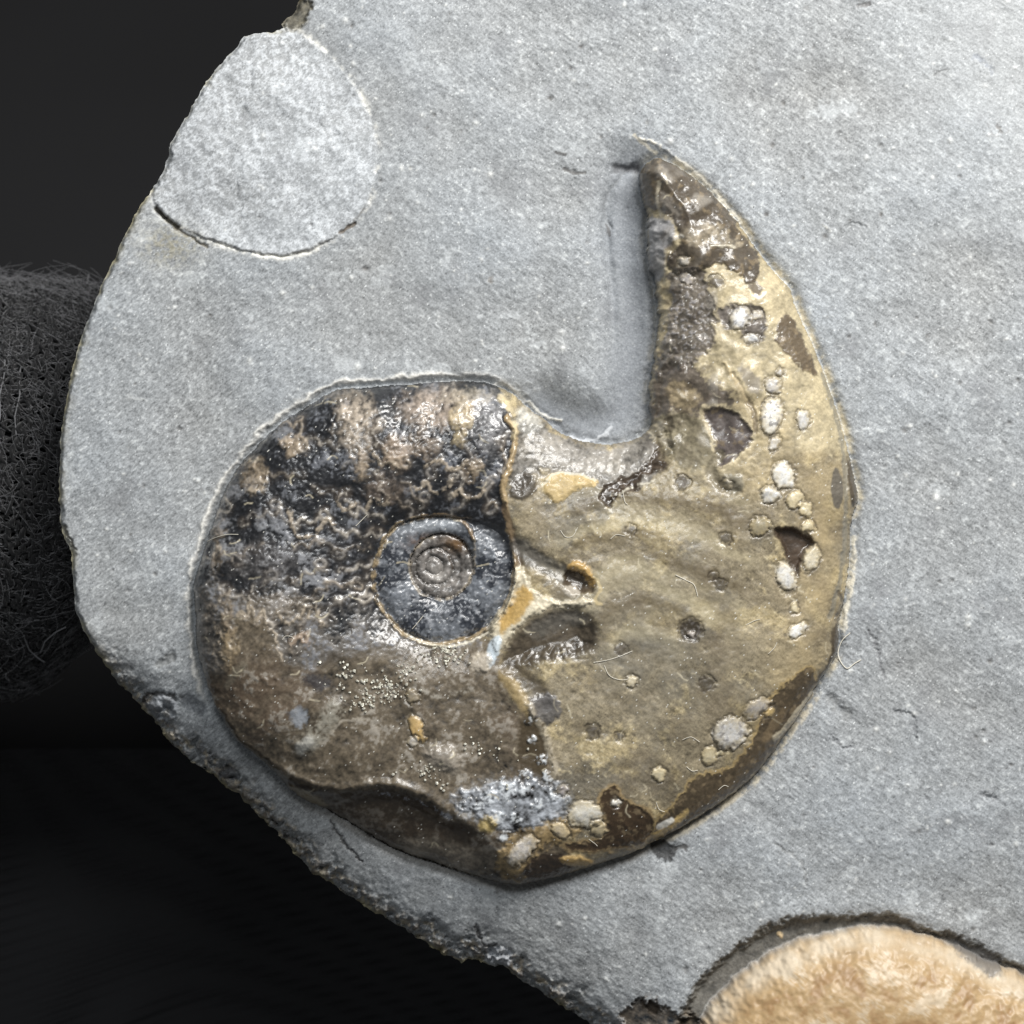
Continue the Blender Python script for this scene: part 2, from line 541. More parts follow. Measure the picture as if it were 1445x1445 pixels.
# dark nicks, pits, scratches
for pts, wd, cc, al, dh in [
    ([(1212, 5), (1224, 6)], 8, (70, 62, 58), 0.9, -4), ([(1316, 104), (1336, 99)], 4, (96, 95, 94), 0.8, -2),
    ([(1374, 80), (1392, 90), (1402, 100)], 8, (122, 128, 140), 0.7, -2), ([(1408, 178), (1411, 186)], 6, (88, 80, 72), 0.9, -2),
    ([(1392, 176), (1400, 192), (1424, 186)], 2, (110, 105, 100), 0.6, 0), ([(1196, 319), (1207, 315), (1219, 318)], 4, (98, 100, 102), 0.9, -3),
    ([(1163, 318), (1172, 325)], 3, (215, 214, 205), 0.8, 1), ([(1135, 10), (1142, 14)], 4, (110, 108, 106), 0.7, -1),
    ([(1226, 888), (1236, 912), (1243, 938), (1250, 958)], 4, (98, 96, 98), 0.75, -3), ([(1263, 1003), (1280, 1007), (1291, 1014), (1293, 1044)], 5, (92, 92, 94), 0.7, -4),
    ([(1174, 1038), (1184, 1052), (1202, 1055)], 4, (88, 88, 92), 0.7, -3), ([(1388, 1122), (1404, 1128)], 10, (112, 112, 114), 0.6, -5),
    ([(1410, 922), (1404, 940)], 3, (104, 102, 102), 0.6, -1), ([(465, 1158), (480, 1186), (494, 1202), (508, 1218)], 2.6, (52, 48, 46), 0.85, -4),
    ([(670, 1308), (678, 1328), (688, 1340), (700, 1336)], 3, (60, 56, 54), 0.8, -4), ([(1090, 1190), (1130, 1215), (1138, 1250)], 3, (122, 120, 116), 0.5, -2),
    ([(1170, 985), (1195, 1010)], 16, (118, 116, 112), 0.5, -5), ([(932, 1196), (940, 1202)], 26, (38, 36, 35), 0.9, -10),  # last entry: hole with its shadow painted in near-black
    ([(955, 1198), (968, 1196)], 7, (60, 56, 52), 0.8, -3), ([(312, 1092), (330, 1098)], 15, (52, 54, 60), 0.8, -10), ([(196, 992), (212, 980), (236, 982), (245, 990)], 5, (60, 55, 50), 0.8, -7),
    ([(226, 936), (240, 928)], 12, (108, 108, 106), 0.6, -5), ([(262, 990), (280, 1000)], 20, (80, 84, 90), 0.6, -6), ([(376, 1160), (388, 1166)], 5, (64, 58, 52), 0.8, -5),
    ([(398, 1186), (412, 1190)], 5, (64, 58, 52), 0.8, -5), ([(90, 745), (104, 775)], 4, (110, 104, 90), 0.7, -6),
    ([(690, 393), (694, 397)], 5, (120, 112, 104), 0.6, -1), ([(180, 560), (205, 566)], 4, (205, 207, 206), 0.4, 1)]:
    line(pts, wd * (0.75 if pts[0][0] > 1150 else 1), cc, 2.0, al * (0.62 if pts[0][0] > 1000 else 0.9), dh * 0.8, clip='out', broken=0.9 if pts[0][0] > 1100 else 0, warp=3, fine=2)
# a pale lens-shaped pebble at the lower edge
patch([(684, 1352), (700, 1340), (718, 1345), (722, 1362), (708, 1374), (690, 1370)], (172, 176, 182), 3, 2, 1, 0.7, dh=7, edge=12, clip=False)
patch([(205, 995), (222, 980), (245, 990), (250, 1008), (232, 1020), (212, 1015)], (150, 154, 160), 3, 2, 1, 0.6, dh=9, edge=14, clip=False)

# ------------------------------------------------------------------ DISC at the upper left
DISC = smooth([(345, 46), (400, 36), (440, 58), (478, 92), (505, 128), (524, 170), (532, 212), (528, 262), (515, 295), (490, 322), (455, 345), (408, 361), (365, 358),
               (320, 347), (275, 330), (240, 312), (219, 290), (215, 262), (228, 222), (240, 170), (280, 105)], 3)
w = win(190, 0, 550, 380, 10)
dd = sdf(X[w] + 1.5 * w1[w] + v1[w], Y[w] + 1.5 * w2[w] + v2[w], DISC)
md = sm(-1.5, 2, dd)
H[w] += md * (1.5 + 7 * sm(0, 110, dd) + 2.2 * fbm(X[w], Y[w], 55, 3, 191) + 1.5 * sm(0.1, 0.3, fbm(X[w], Y[w], 80, 3, 197)))
H[w] -= 3.2 * np.exp(-(dd / 2.2) ** 2) * sm(230, 300, Y[w]) * np.clip(0.45 + 1.1 * FM[w] + 0.6 * w1[w], 0, 1)
du = (0.20 + 0.48 * sm(-0.3, 0.7, FF[w] * 1.0 + 0.45 * FM[w] + 0.3 * GR[w] + 0.4 * STK[w])) * md
C[w] += (lin((206, 210, 214)) - C[w]) * np.clip(du, 0, 1)[..., None]
rim_ = np.exp(-((dd + 2) / 4.0) ** 2) * np.clip(0.45 + FM[w] + 0.6 * FF[w], 0, 1)
C[w] += (lin((226, 224, 216)) - C[w]) * (rim_ * 0.8)[..., None]
ck = np.exp(-((dd - 1) / 1.6) ** 2) * sm(255, 300, Y[w]) * np.clip(0.3 + 1.6 * w1[w], 0, 1)
C[w] += (lin((84, 76, 66)) - C[w]) * (ck * 0.5)[..., None]
region(w, (dd > 0), "disc")
line([(219, 292), (236, 310), (250, 320)], 5, (70, 66, 58), 1.5, 0.9, -8)
line([(248, 322), (275, 338), (292, 348)], 3, (96, 88, 74), 1.5, 0.7, -4)
line([(478, 328), (492, 320), (500, 314)], 4, (96, 84, 70), 1.5, 0.8, -4)
w = win(200, 300, 290, 400, 20)
oc = np.exp(-(((X[w] - 240) / 40) ** 2 + ((Y[w] - 345) / 28) ** 2))
C[w] += (lin((158, 152, 128)) - C[w]) * (oc * np.clip(0.5 + FF[w], 0, 1) * (SL[w] > 3) * 0.7)[..., None]

# ------------------------------------------------------------------ AMMONITE relief
IN = AS > 0
w = SUB
inn = IN[w]
a_ = np.clip(AS[w], 0, None)
x, y = X[w], Y[w]
left = 1 - sm(690, 790, x)
Rr = 112 * left + 165 * (1 - left)
t = np.clip(a_ / Rr, 0, 1)
dome = (72 * left + 72 * (1 - left)) * np.sqrt(1 - (1 - t) ** 2) ** 0.9
dU = sdf(x + 0.8 * v1[w], y + 0.8 * v2[w], UMB)
outU = np.clip(-dU, 0, None)
dome = dome - 24 * np.exp(-outU / 26.0) * left
ribs = 0
th = np.arctan2(y - 800, 612 - x)
rad = np.hypot(x - 612, y - 800)
ribs = np.sin(th * 22 + 0.012 * rad + 0.9 * FB[w]) * np.exp(-((a_ - 30) / 38) ** 2) * left
H_am = dome + 2.6 * ribs + 1.1 * FM[w] + 0.22 * FF[w] + 0.5 * w1[w] + 5 * FB[w]
H[w] = np.where(inn, H_am - 6, H[w])
# --- base colours
FP = fbm(x, y, 95, 4, 101)
FQ = fbm(x, y, 60, 4, 113)
body = lin((138, 126, 101)) * np.ones(x.shape + (1,), f32)
body += (lin((106, 100, 87)) - body) * (0.8 * sm(0.0, 0.6, FP + 0.3 * FF[w]))[..., None]
body += (lin((178, 160, 116)) - body) * (0.7 * sm(0.05, 0.7, FQ + 0.25 * FF[w]))[..., None]
body *= np.clip(1 + 0.20 * FM[w] + 0.26 * FF[w] + 0.12 * GR[w] + 0.26 * STK[w], 0.35, 2.0)[..., None]
wf = sm(0.55, 1.0, 0.8 * FF[w] + 0.5 * STK[w] + 0.35 * FQ)
body += (lin((196, 184, 150)) - body) * (wf * 0.6)[..., None]
gcen = np.exp(-(((x - 915) / 110) ** 2 + ((y - 905) / 120) ** 2)) * np.clip(0.7 + 0.7 * FM[w], 0, 1)
body += (lin((118, 113, 101)) - body) * (gcen * 0.8)[..., None]
edge_r = sm(0, 1, (x - 1010) / 150) * np.exp(-((a_ - 45) / 45) ** 2)
body += (lin((182, 162, 120)) - body) * (edge_r * np.clip(0.6 + 0.5 * FM[w], 0, 1) * 0.8)[..., None]
gl = np.hypot((x - 912) / 1.25, y - 930)
glm = np.sin(gl / 10.5 + 2.4 * FB[w] + 0.7 * FM[w]) + 0.4 * np.sin(gl / 4.3 + 3 * FB[w] + 0.8 * FM[w])
glm = glm * sm(930, 850, y) if False else glm * (1 - sm(840, 960, y)) * sm(760, 830, x) * (1 - sm(1010, 1090, x)) * sm(650, 720, y)
body += (lin((98, 86, 62)) - body) * (0.62 * np.clip(glm, 0, 1))[..., None]
body += (lin((178, 166, 132)) - body) * (0.45 * np.clip(-glm, 0, 1))[..., None]
H[w] += glm * 0.45 * inn
# faint bands fanning out from the coil, and translucent brown clouds
fan = np.arctan2(y - 850, x - 700)
fb_ = np.sin(fan * 34 + 0.006 * np.hypot(x - 700, y - 850) + 2.5 * FM[w]) * sm(850, 930, y) * sm(780, 860, x)
H[w] += 0.25 * fb_ * inn
body *= (1 + 0.10 * fb_)[..., None]
cl = sm(0.05, 0.65, fbm(x, y, 70, 4, 131) + 0.25 * FF[w])
body += (lin((96, 84, 64)) - body) * (cl * 0.42)[..., None]
gray_ = body.mean(-1, keepdims=True)
body += (gray_ * np.array([1.02, 1.0, 0.96], f32) - body) * 0.10
body *= 1.08
C[w] = np.where(inn[..., None], body, C[w])
R[w] = np.where(inn, 0.46 + 0.10 * FF[w], R[w])
region(w, inn, "body")

# --- brown lower whorl
BROWN = [(280, 945), (300, 880), (330, 850), (400, 850), (440, 915), (500, 905), (560, 905), (640, 912), (700, 900), (706, 940), (722, 985), (748, 1012), (772, 1040), (783, 1080),
         (790, 1120), (800, 1190), (790, 1260), (600, 1250), (420, 1180), (330, 1090), (270, 1010)]
patch(BROWN, (102, 92, 77), 9, 7, 3, 1, rough=0.42, var=0.34)
wv = win(285, 900, 800, 1260, 0)
reddish = sm(0.1, 0.8, FB[wv] + 0.4 * FM[wv]) * IN[wv] * (1 - sm(690, 770, X[wv])) * sm(900, 960, Y[wv])
C[wv] += (lin((98, 80, 65)) - C[wv]) * (reddish * 0.45)[..., None]
hz = sm(0.25, 0.8, FM[wv] + 0.6 * FF[wv]) * IN[wv] * (1 - sm(690, 770, X[wv])) * sm(900, 960, Y[wv])
C[wv] += (lin((160, 154, 144)) - C[wv]) * (hz * 0.7)[..., None]
# the flank ends in a shoulder; below it the venter drops away
SHO = [(300, 1000), (333, 1042), (380, 1078), (430, 1104), (480, 1114), (540, 1106), (590, 1118), (640, 1146), (690, 1176), (740, 1215), (800, 1232)]
wv = win(285, 985, 830, 1260, 0)
shp = smooth(SHO + [(800, 1300), (300, 1300), (240, 1060)], 3)
ds = sdf(X[wv] + 2 * w1[wv], Y[wv] + 2 * w2[wv], shp)
H[wv] -= IN[wv] * (26 * sm(-6, 26, ds)) * (1 - sm(600, 760, X[wv]))
H[wv] += IN[wv] * 5 * np.exp(-((ds + 6) / 7.0) ** 2) * (1 - sm(560, 680, X[wv]))
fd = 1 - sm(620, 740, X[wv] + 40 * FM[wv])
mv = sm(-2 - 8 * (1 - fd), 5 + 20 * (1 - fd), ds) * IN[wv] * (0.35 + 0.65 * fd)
C[wv] += (lin((60, 49, 38)) - C[wv]) * (mv * (0.85 - 0.25 * np.clip(FM[wv] + FF[wv], 0, 1)))[..., None]  # shadow band under the shoulder, painted into the brown
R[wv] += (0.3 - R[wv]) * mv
patch([(560, 1190), (620, 1180), (690, 1200), (745, 1225), (735, 1252), (640, 1236), (560, 1204)], (112, 104, 92), 14, 9, 4, 0.8, var=0.4)
patch([(410, 1108), (440, 1118), (462, 1138), (440, 1137), (418, 1124)], (150, 136, 108), 4, 3, 2, 0.75)

# --- black chambered whorl with frilled sutures
PHR = [(700, 530), (600, 525), (470, 535), (350, 620), (290, 730), (262, 830), (268, 940), (290, 955), (322, 948), (338, 905), (332, 870), (345, 862), (352, 872), (358, 858), (366, 874), (374, 862), (384, 880), (394, 905), (402, 930),
       (436, 942), (480, 925), (530, 912), (590, 912), (640, 910), (690, 897), (712, 868), (726, 830), (726, 790), (719, 750), (714, 714), (711, 688), (724, 650), (727, 612), (716, 580)]
wv = win(255, 520, 760, 965, 0)
xv, yv = X[wv], Y[wv]
dph = sdf(xv + 3 * w1[wv] + 2 * v1[wv], yv + 3 * w2[wv] + 2 * v2[wv], PHR)
sfp = sm(885, 910, yv) * sm(420, 480, xv)
sfp = np.maximum(sfp, 0.45 * sm(840, 900, yv))
mph = sm(-1.5 - 14 * sfp, 2.5 + 10 * sfp, dph + 10 * sfp * (FM[wv] + FF[wv])) * IN[wv]
blk = lin((34, 35, 38)) * (1 + 0.35 * FM[wv] + 0.25 * FF[wv])[..., None]
rv = np.hypot(xv - 612, yv - 800)
mixb = sm(0.35, 0.95, 0.9 * sm(760, 930, yv) + 0.35 * (1 - sm(330, 470, xv)) + 0.5 * FM[wv] + 0.2 * FF[wv])
blk += (lin((108, 102, 94)) * (1 + 0.3 * FF[wv] + 0.3 * FM[wv])[..., None] - blk) * (mixb * 0.75)[..., None]
haze = sm(0.2, 1.0, FM[wv] * 1.1 + 0.5 * FF[wv] + 0.5 * v2[wv])
blk += (lin((128, 131, 138)) - blk) * (haze * 0.6)[..., None]
sil = np.exp(-(((xv - 380) / 110) ** 2 + ((yv - 800) / 80) ** 2)) * sm(0.0, 0.7, FM[wv] + 0.6 * FF[wv] + 0.4 * v1[wv])
blk += (lin((158, 160, 164)) - blk) * (sil * 0.6)[..., None]  # silvery sheen on the left of the whorl, painted into the colour
C[wv] += (blk - C[wv]) * mph[..., None]
R[wv] += ((0.40 + 0.12 * FF[wv]) - R[wv]) * mph
H[wv] += mph * (0.3 * FF[wv] + 0.4 * v1[wv])
region(wv, (dph > 0) & IN[wv], "phragmocone")
# frilled suture lines: each runs from the umbilicus to the rim in lobes and saddles
def suture(a0, seed, alpha):
    rs = np.random.default_rng(seed)
    tt = np.linspace(0, 1, 420)
    nl = 3.5
    lat = 17 * np.sin(2 * np.pi * nl * tt + 0.5 * seed) * (0.6 + 0.6 * tt)
    rad_ = 84 + 215 * tt + 12 * np.sin(4 * np.pi * nl * tt + 1.0 * seed)
    an = np.radians(a0) + 0.30 * (tt - 0.5) + lat / np.maximum(rad_, 60)
    cxs = 612 + 6 * rs.normal() + rad_ * np.cos(an) * 1.12
    cys = 800 - rad_ * np.sin(an) * (0.92 if a0 < 180 else 0.8)
    P = np.stack([cxs, cys], -1)
    T = np.gradient(P, axis=0)
    ln = np.hypot(T[:, 0], T[:, 1]) + 1e-6
    arc = np.cumsum(ln)
    Nn = np.stack([-T[:, 1], T[:, 0]], -1) / ln[:, None]
    P = P + Nn * ((8.0 * np.abs(np.sin(arc / 8.4 + 0.8 * np.sin(arc / 23.0))) - 3) * rs.choice([-1, 1]))[:, None]
    i_ = 0
    while i_ < 415:
        n_ = int(rs.integers(16, 60))
        c_ = P[i_:i_ + n_]
        if len(c_) > 2 and rs.random() < 0.72:
            al = alpha * rs.uniform(0.5, 1.15)
            tone = [(160, 148, 132), (150, 144, 136), (184, 176, 164)][int(rs.integers(0, 3))]
            line(c_, 9, (96, 86, 76), 5, al * 0.28, clip='ph', warp=2, fine=1, curve=False)
            line(c_, 2.8, tone, 2.2, al * 0.85, dh=0.9, hw=4, clip='ph', warp=1.2, fine=0.5, broken=1.1, curve=False)
        i_ += n_ - 1
PHM = np.zeros(SH, f32)
PHM[wv] = mph
for k_s, a_s in enumerate([60, 76, 92, 108, 124, 140, 156, 171, 186, 200, 213]):
    suture(a_s, 40 + k_s, 0.85)
# pale blotches where calcite shows through
for cx, cy, rx, ry, cc, al in [(506, 598, 30, 42, (186, 172, 154), 0.85), (617, 578, 58, 30, (178, 162, 146), 0.75), (416, 630, 18, 16, (176, 158, 134), 0.75), (561, 638, 20, 28, (170, 150, 128), 0.7),
        (513, 655, 11, 24, (168, 150, 126), 0.65), (600, 632, 24, 18, (158, 140, 120), 0.55), (650, 595, 16, 34, (190, 172, 134), 0.7), (364, 672, 20, 26, (160, 142, 116), 0.55), (668, 662, 14, 16, (168, 150, 126), 0.7),
        (325, 880, 12, 40, (150, 130, 100), 0.6), (325, 915, 16, 30, (176, 154, 118), 0.55), (428, 900, 14, 10, (190, 165, 140), 0.6), (310, 770, 10, 40, (140, 124, 102), 0.5), (545, 690, 30, 20, (128, 112, 96), 0.5), (660, 560, 40, 14, (176, 166, 148), 0.6),
        (376, 790, 60, 30, (116, 112, 110), 0.45), (480, 560, 44, 8, (120, 112, 100), 0.6), (400, 855, 60, 22, (140, 126, 106), 0.45), (690, 600, 22, 46, (150, 148, 148), 0.55)]:
    w = win(cx - rx, cy - ry, cx + rx, cy + ry, 24)
    q = np.hypot((X[w] + 9 * w1[w] + 4 * v1[w] - cx) / rx, (Y[w] + 9 * w2[w] + 4 * v2[w] - cy) / ry)
    m = (1 - sm(0.5, 1.25, q)) * al * np.clip(0.75 + 0.5 * FF[w] + 0.3 * FM[w], 0, 1) * IN[w]
    blend(w, m, cc, 0.55)
    H[w] += 3 * np.exp(-q * q * 1.4) * IN[w]
for pts in [[(413, 719), (416, 742), (430, 758), (447, 753), (458, 739), (465, 732), (474, 738)], [(480, 700), (484, 716), (497, 720), (505, 708)], [(395, 860), (400, 872), (414, 876), (428, 866), (436, 852)],
            [(340, 868), (345, 858), (351, 872), (358, 852), (365, 874), (375, 860), (382, 880), (392, 892), (396, 912), (404, 930)], [(530, 640), (540, 655), (556, 652), (566, 664)], [(520, 720), (530, 706), (545, 712), (552, 700)],
            [(590, 690), (604, 682), (614, 694), (630, 690), (640, 676)], [(356, 690), (366, 694), (376, 684), (380, 668)], [(640, 700), (652, 694), (660, 706), (676, 700), (684, 690)], [(600, 660), (620, 650), (640, 664), (660, 650)],
            [(440, 870), (446, 848), (453, 868), (460, 880)], [(304, 880), (314, 892), (310, 910), (320, 925)]]:
    line(pts, 4.2, (176, 162, 142), 2.2, 0.75, dh=1.2, clip='in', warp=3.0, fine=1.5, broken=1.0)

# --- inner whorls of the umbilicus
wv = win(505, 700, 760, 930, 0)
xv, yv = X[wv], Y[wv]
dU = sdf(xv + 0.8 * v1[wv], yv + 0.8 * v2[wv], UMB)
COREP = np.array([(624.5 + 45 * math.cos(k * 0.2094), 798 + 46.5 * math.sin(k * 0.2094)) for k in range(30)])
dC = sdf(xv + 0.6 * v1[wv], yv + 0.6 * v2[wv], COREP)
soft_ = 34 * np.exp(-(((xv - 708) / 32) ** 2 + ((yv - 745) / 30) ** 2))
mU = sm(-1 - 0.4 * soft_, 1.5 + soft_, dU)
iw = lin((106, 110, 116)) * (1 + 0.3 * FM[wv] + 0.3 * FF[wv])[..., None]
bl = sm(-0.05, 0.30, np.sin(np.arctan2(yv - 800, xv - 618) * 6.5 + 1.3 + 1.2 * w1[wv]) * 0.75 + 0.6 * w2[wv] + 0.3 * FF[wv])
iw += (lin((40, 44, 52)) - iw) * (bl * 0.92)[..., None]
hz = sm(0.25, 0.8, FF[wv] + 0.7 * v1[wv])
iw += (lin((158, 160, 164)) - iw) * (hz * 0.55)[..., None]
topg = np.exp(-(((xv - 610) / 45) ** 2 + ((yv - 742) / 12) ** 2))
iw += (lin((150, 155, 160)) - iw) * (topg * 0.75)[..., None]
org = np.exp(-(((xv - 606) / 26) ** 2 + ((yv - 766) / 11) ** 2)) * np.clip(0.6 + FF[wv] + w1[wv], 0, 1)
iw += (lin((116, 80, 44)) - iw) * (org * 0.9)[..., None]
C[wv] += (iw - C[wv]) * mU[..., None]
R[wv] += (0.38 - R[wv]) * mU
prof = np.clip(dU / (24.0 + soft_), 0, 1)
h_in = 30 + 17 * np.sqrt(1 - (1 - prof) ** 2) - 9 * np.exp(-np.clip(-dC, 0, 100) / 9.0)
h_c = 30 + 6 * np.sqrt(np.clip(1 - ((np.clip(dC, 0, 18) - 9) / 9.0) ** 2, 0, 1)) * (dC < 18)
rc = np.hypot(xv - 614, yv - 799)
r2 = np.hypot(xv - 613 + 1.5 * w1[wv], yv - 798 + 1.5 * w2[wv])
h_c = np.where(r2 < 27, 26 + 6 * np.sqrt(np.clip(1 - ((np.clip(r2, 13, 27) - 20) / 7.0) ** 2, 0, 1)), h_c)
h_c = np.where(r2 < 13, 25 + 8 * np.sqrt(np.clip(1 - (r2 / 13) ** 2, 0, 1)), h_c) + 0.8 * w2[wv]
h_i = np.where(dC > 0, h_c, h_in) + 1.0 * FF[wv] + 1.2 * FM[wv]
H[wv] += (h_i - H[wv]) * mU
region(wv, dU > 0, "inner_whorl")
mC = sm(-1, 1.5, dC)
cc = lin((104, 100, 96)) * np.clip(1 + 0.7 * FM[wv] + 0.7 * FF[wv] + 0.3 * v1[wv], 0.3, 2)[..., None]
cc += (lin((58, 54, 50)) - cc) * (np.exp(-((r2 - 27) / 2.6) ** 2) * 0.5 + np.exp(-((r2 - 13) / 2.4) ** 2) * 0.4)[..., None]
sp8 = np.sin(np.arctan2(yv - 798, xv - 613) * 11 + 2 * w1[wv])
cc *= (1.1 + 0.12 * sp8)[..., None]
cc += (lin((170, 165, 158)) - cc) * (np.exp(-(((xv - 618) / 14) ** 2 + ((yv - 810) / 12) ** 2)) * 0.7)[..., None]
cc += (lin((118, 88, 52)) - cc) * (np.exp(-(((xv - 645) / 18) ** 2 + ((yv - 765) / 12) ** 2)) * 0.75)[..., None]
C[wv] += (cc - C[wv]) * mC[..., None]
region(wv, dC > 0, "core_whorl")
# pale shell lines along the seams
line([(598, 729), (572, 737), (553, 749), (539, 773), (529, 809), (532, 838), (543, 859), (564, 886), (584, 900), (612, 907), (646, 903), (679, 891), (704, 871), (719, 846), (727, 815)], 4.6, (166, 147, 114), 2.4, 0.85, dh=5, hw=6, warp=2.0, broken=1.3, clip='in')
line([(598, 729), (622, 727), (645, 731), (660, 742), (668, 760)], 4, (150, 126, 92), 1.5, 0.65, dh=3, hw=5, warp=1, clip='in')
line([(668, 760), (670, 780), (668, 805), (658, 827), (640, 841), (617, 845), (596, 837), (583, 820), (579, 798), (584, 779), (598, 763), (612, 758)], 2.8, (164, 152, 132), 1.8, 0.7, dh=1.6, hw=4, warp=2.0, broken=1.0, clip='in')
line([(609, 779), (622, 776), (634, 786), (638, 802)], 3, (70, 58, 46), 1.2, 0.7, clip='in')
line([(575, 893), (600, 906), (640, 910), (680, 896), (705, 878)], 2.4, (224, 216, 196), 1, 0.8, dh=1, warp=1, clip='in')

# --- seam between chambered whorl and living chamber
SEAM = [(716, 590), (727, 611), (725, 635), (718, 662), (710, 687), (714, 714), (719, 749), (727, 780), (725, 829), (708, 863), (697, 882)]
patch([(735, 600), (770, 600), (800, 620), (860, 632), (915, 612), (945, 600), (945, 640), (900, 690), (855, 690), (770, 665), (740, 690), (722, 690), (716, 660), (730, 620)], (128, 124, 118), 6, 6, 3, 0.9, var=0.35, dh=-5, edge=14)
patch([(736, 574), (764, 592), (760, 608), (740, 615), (728, 600)], (190, 188, 180), 5, 4, 3, 0.75, var=0.3)
patch([(718, 700), (722, 680), (735, 668), (752, 672), (756, 690), (745, 704), (728, 706)], (78, 72, 64), 3, 2, 2, 0.9, rough=0.35, dh=2)
patch([(845, 690), (870, 678), (895, 668), (918, 645), (928, 615), (942, 608), (948, 640), (940, 660), (905, 672), (900, 690), (868, 700), (862, 714), (848, 712)], (66, 55, 44), 3, 4, 3, 0.95, rough=0.3, var=0.25, dh=-4)
patch([(766, 690), (770, 674), (788, 667), (818, 672), (840, 677), (838, 688), (816, 690), (797, 704), (784, 709), (774, 700)], (188, 166, 120), 2, 2, 2, 1, dh=3, rough=0.75, name="ochre_crust", var=0.1)
line([(765, 685), (780, 670), (805, 668), (838, 677)], 3, (220, 214, 196), 1.5, 0.7, clip='in')
line([(846, 700), (870, 698), (885, 690), (900, 684), (925, 678)], 2.2, (214, 208, 190), 1.2, 0.7, broken=0.4, clip='in')
line(SEAM, 6.5, (170, 148, 112), 2, 0.9, dh=6, hw=8, clip='in')
line([(712, 715), (722, 752), (731, 785), (733, 800)], 8, (92, 76, 58), 2, 0.8, dh=-5, hw=8, clip='in')
line([(706, 562), (720, 580), (728, 604), (724, 618)], 8, (214, 198, 160), 3, 0.7, dh=3, broken=0.5, clip='in')
patch([(690, 880), (704, 862), (720, 838), (728, 800), (740, 802), (752, 830), (790, 846), (834, 842), (826, 855), (775, 856), (735, 880), (714, 905), (700, 918), (692, 900)], (206, 196, 172), 3, 3, 2, 0.92, var=0.15, dh=4, name="calcite_vein")
patch([(708, 872), (726, 842), (738, 826), (752, 838), (744, 856), (722, 880), (708, 890)], (196, 158, 84), 4, 3, 2, 0.85, dh=1)
patch([(692, 905), (704, 893), (708, 905), (700, 926), (692, 940), (686, 925)], (196, 208, 216), 2, 2, 1, 0.85, dh=2, rough=0.3)
patch([(665, 925), (685, 918), (694, 930), (688, 946), (670, 944)], (190, 180, 164), 4, 3, 2, 0.8, dh=4)
line([(733, 770), (750, 786), (775, 800), (800, 812), (820, 822)], 22, (102, 100, 96), 6, 0.75, dh=-9, hw=22, clip='in')
patch([(795, 806), (815, 806), (835, 815), (838, 830), (820, 836), (800, 832)], (70, 58, 44), 3, 3, 2, 0.85, dh=-7, rough=0.3)
patch([(798, 800), (812, 790), (830, 800), (838, 822), (832, 826), (820, 808)], (186, 152, 92), 2.5, 2, 2, 0.85, dh=4)
patch([(792, 830), (806, 824), (818, 834), (806, 842)], (200, 192, 178), 2, 3, 2, 0.7, dh=2)
line([(838, 815), (846, 828), (838, 846), (848, 852)], 4, (206, 186, 140), 2, 0.6, clip='in')
# dark oval hollow
patch([(708, 926), (722, 902), (738, 882), (773, 862), (811, 857), (836, 872), (841, 905), (829, 920), (777, 932), (738, 940), (714, 936)], (72, 64, 53), 7, 3, 1, 0.95, dh=-13, edge=30, rough=0.32, var=0.25, name="dark_hollow")
patch([(745, 884), (775, 866), (812, 862), (826, 876), (790, 884), (760, 898)], (128, 124, 116), 8, 3, 3, 0.5)  # lit upper side of the hollow, painted as lighter grey
line([(712, 950), (724, 965), (736, 984), (748, 1000)], 16, (170, 148, 104), 4, 0.7, dh=4, clip='in')
line([(716, 940), (740, 952), (760, 968), (772, 990)], 18, (66, 58, 48), 5, 0.7, dh=-3, clip='in')
patch([(745, 985), (770, 975), (790, 985), (788, 1005), (772, 1018), (752, 1010)], (84, 82, 82), 3, 4, 3, 0.85, var=0.2, dh=2)
patch([(735, 1015), (755, 1008), (770, 1030), (772, 1070), (770, 1102), (745, 1098), (730, 1060)], (72, 62, 46), 4, 4, 3, 0.9, rough=0.3)
line([(745, 990), (758, 1012), (770, 1035), (776, 1062), (784, 1085), (786, 1108)], 8, (176, 166, 146), 3, 0.65, broken=0.5, dh=3, clip='in')

# --- bluish white crust near the lower edge
patch([(640, 1128), (668, 1108), (700, 1100), (735, 1092), (768, 1098), (798, 1108), (802, 1130), (786, 1150), (764, 1160), (730, 1172), (704, 1166), (676, 1150)], (158, 164, 172), 12, 10, 6, 0.75, var=0.5, dh=3, edge=12, rough=0.3)
for cx, cy, r in [(690, 1120, 12), (716, 1112, 15), (742, 1110, 11), (772, 1092, 9), (764, 1066, 7), (752, 1040, 7), (748, 1015, 6), (735, 1085, 7), (700, 1150, 10), (760, 1130, 10), (675, 1132, 9), (728, 1150, 9), (654, 1128, 7), (780, 1118, 8), (712, 1175, 8)]:
    w = win(cx - r, cy - r, cx + r, cy + r, 12)
    q = np.hypot(X[w] + 5 * w1[w] + 3 * v1[w] - cx, Y[w] + 5 * w2[w] + 3 * v2[w] - cy) / r
    m = (1 - sm(0.5, 1.1, q)) * IN[w]
    blend(w, m * 0.8 * np.clip(0.5 + FF[w] + 0.5 * v2[w], 0, 1), (224, 229, 232))
    H[w] += 2.5 * m
patch([(676, 1152), (696, 1146), (704, 1158), (692, 1168), (678, 1164)], (186, 164, 104), 3, 3, 2, 0.8, dh=2)
patch([(720, 1175), (760, 1160), (800, 1150), (820, 1170), (790, 1185), (760, 1195), (750, 1225), (720, 1240), (700, 1220)], (150, 128, 88), 5, 6, 4, 0.75, var=0.3, dh=2)
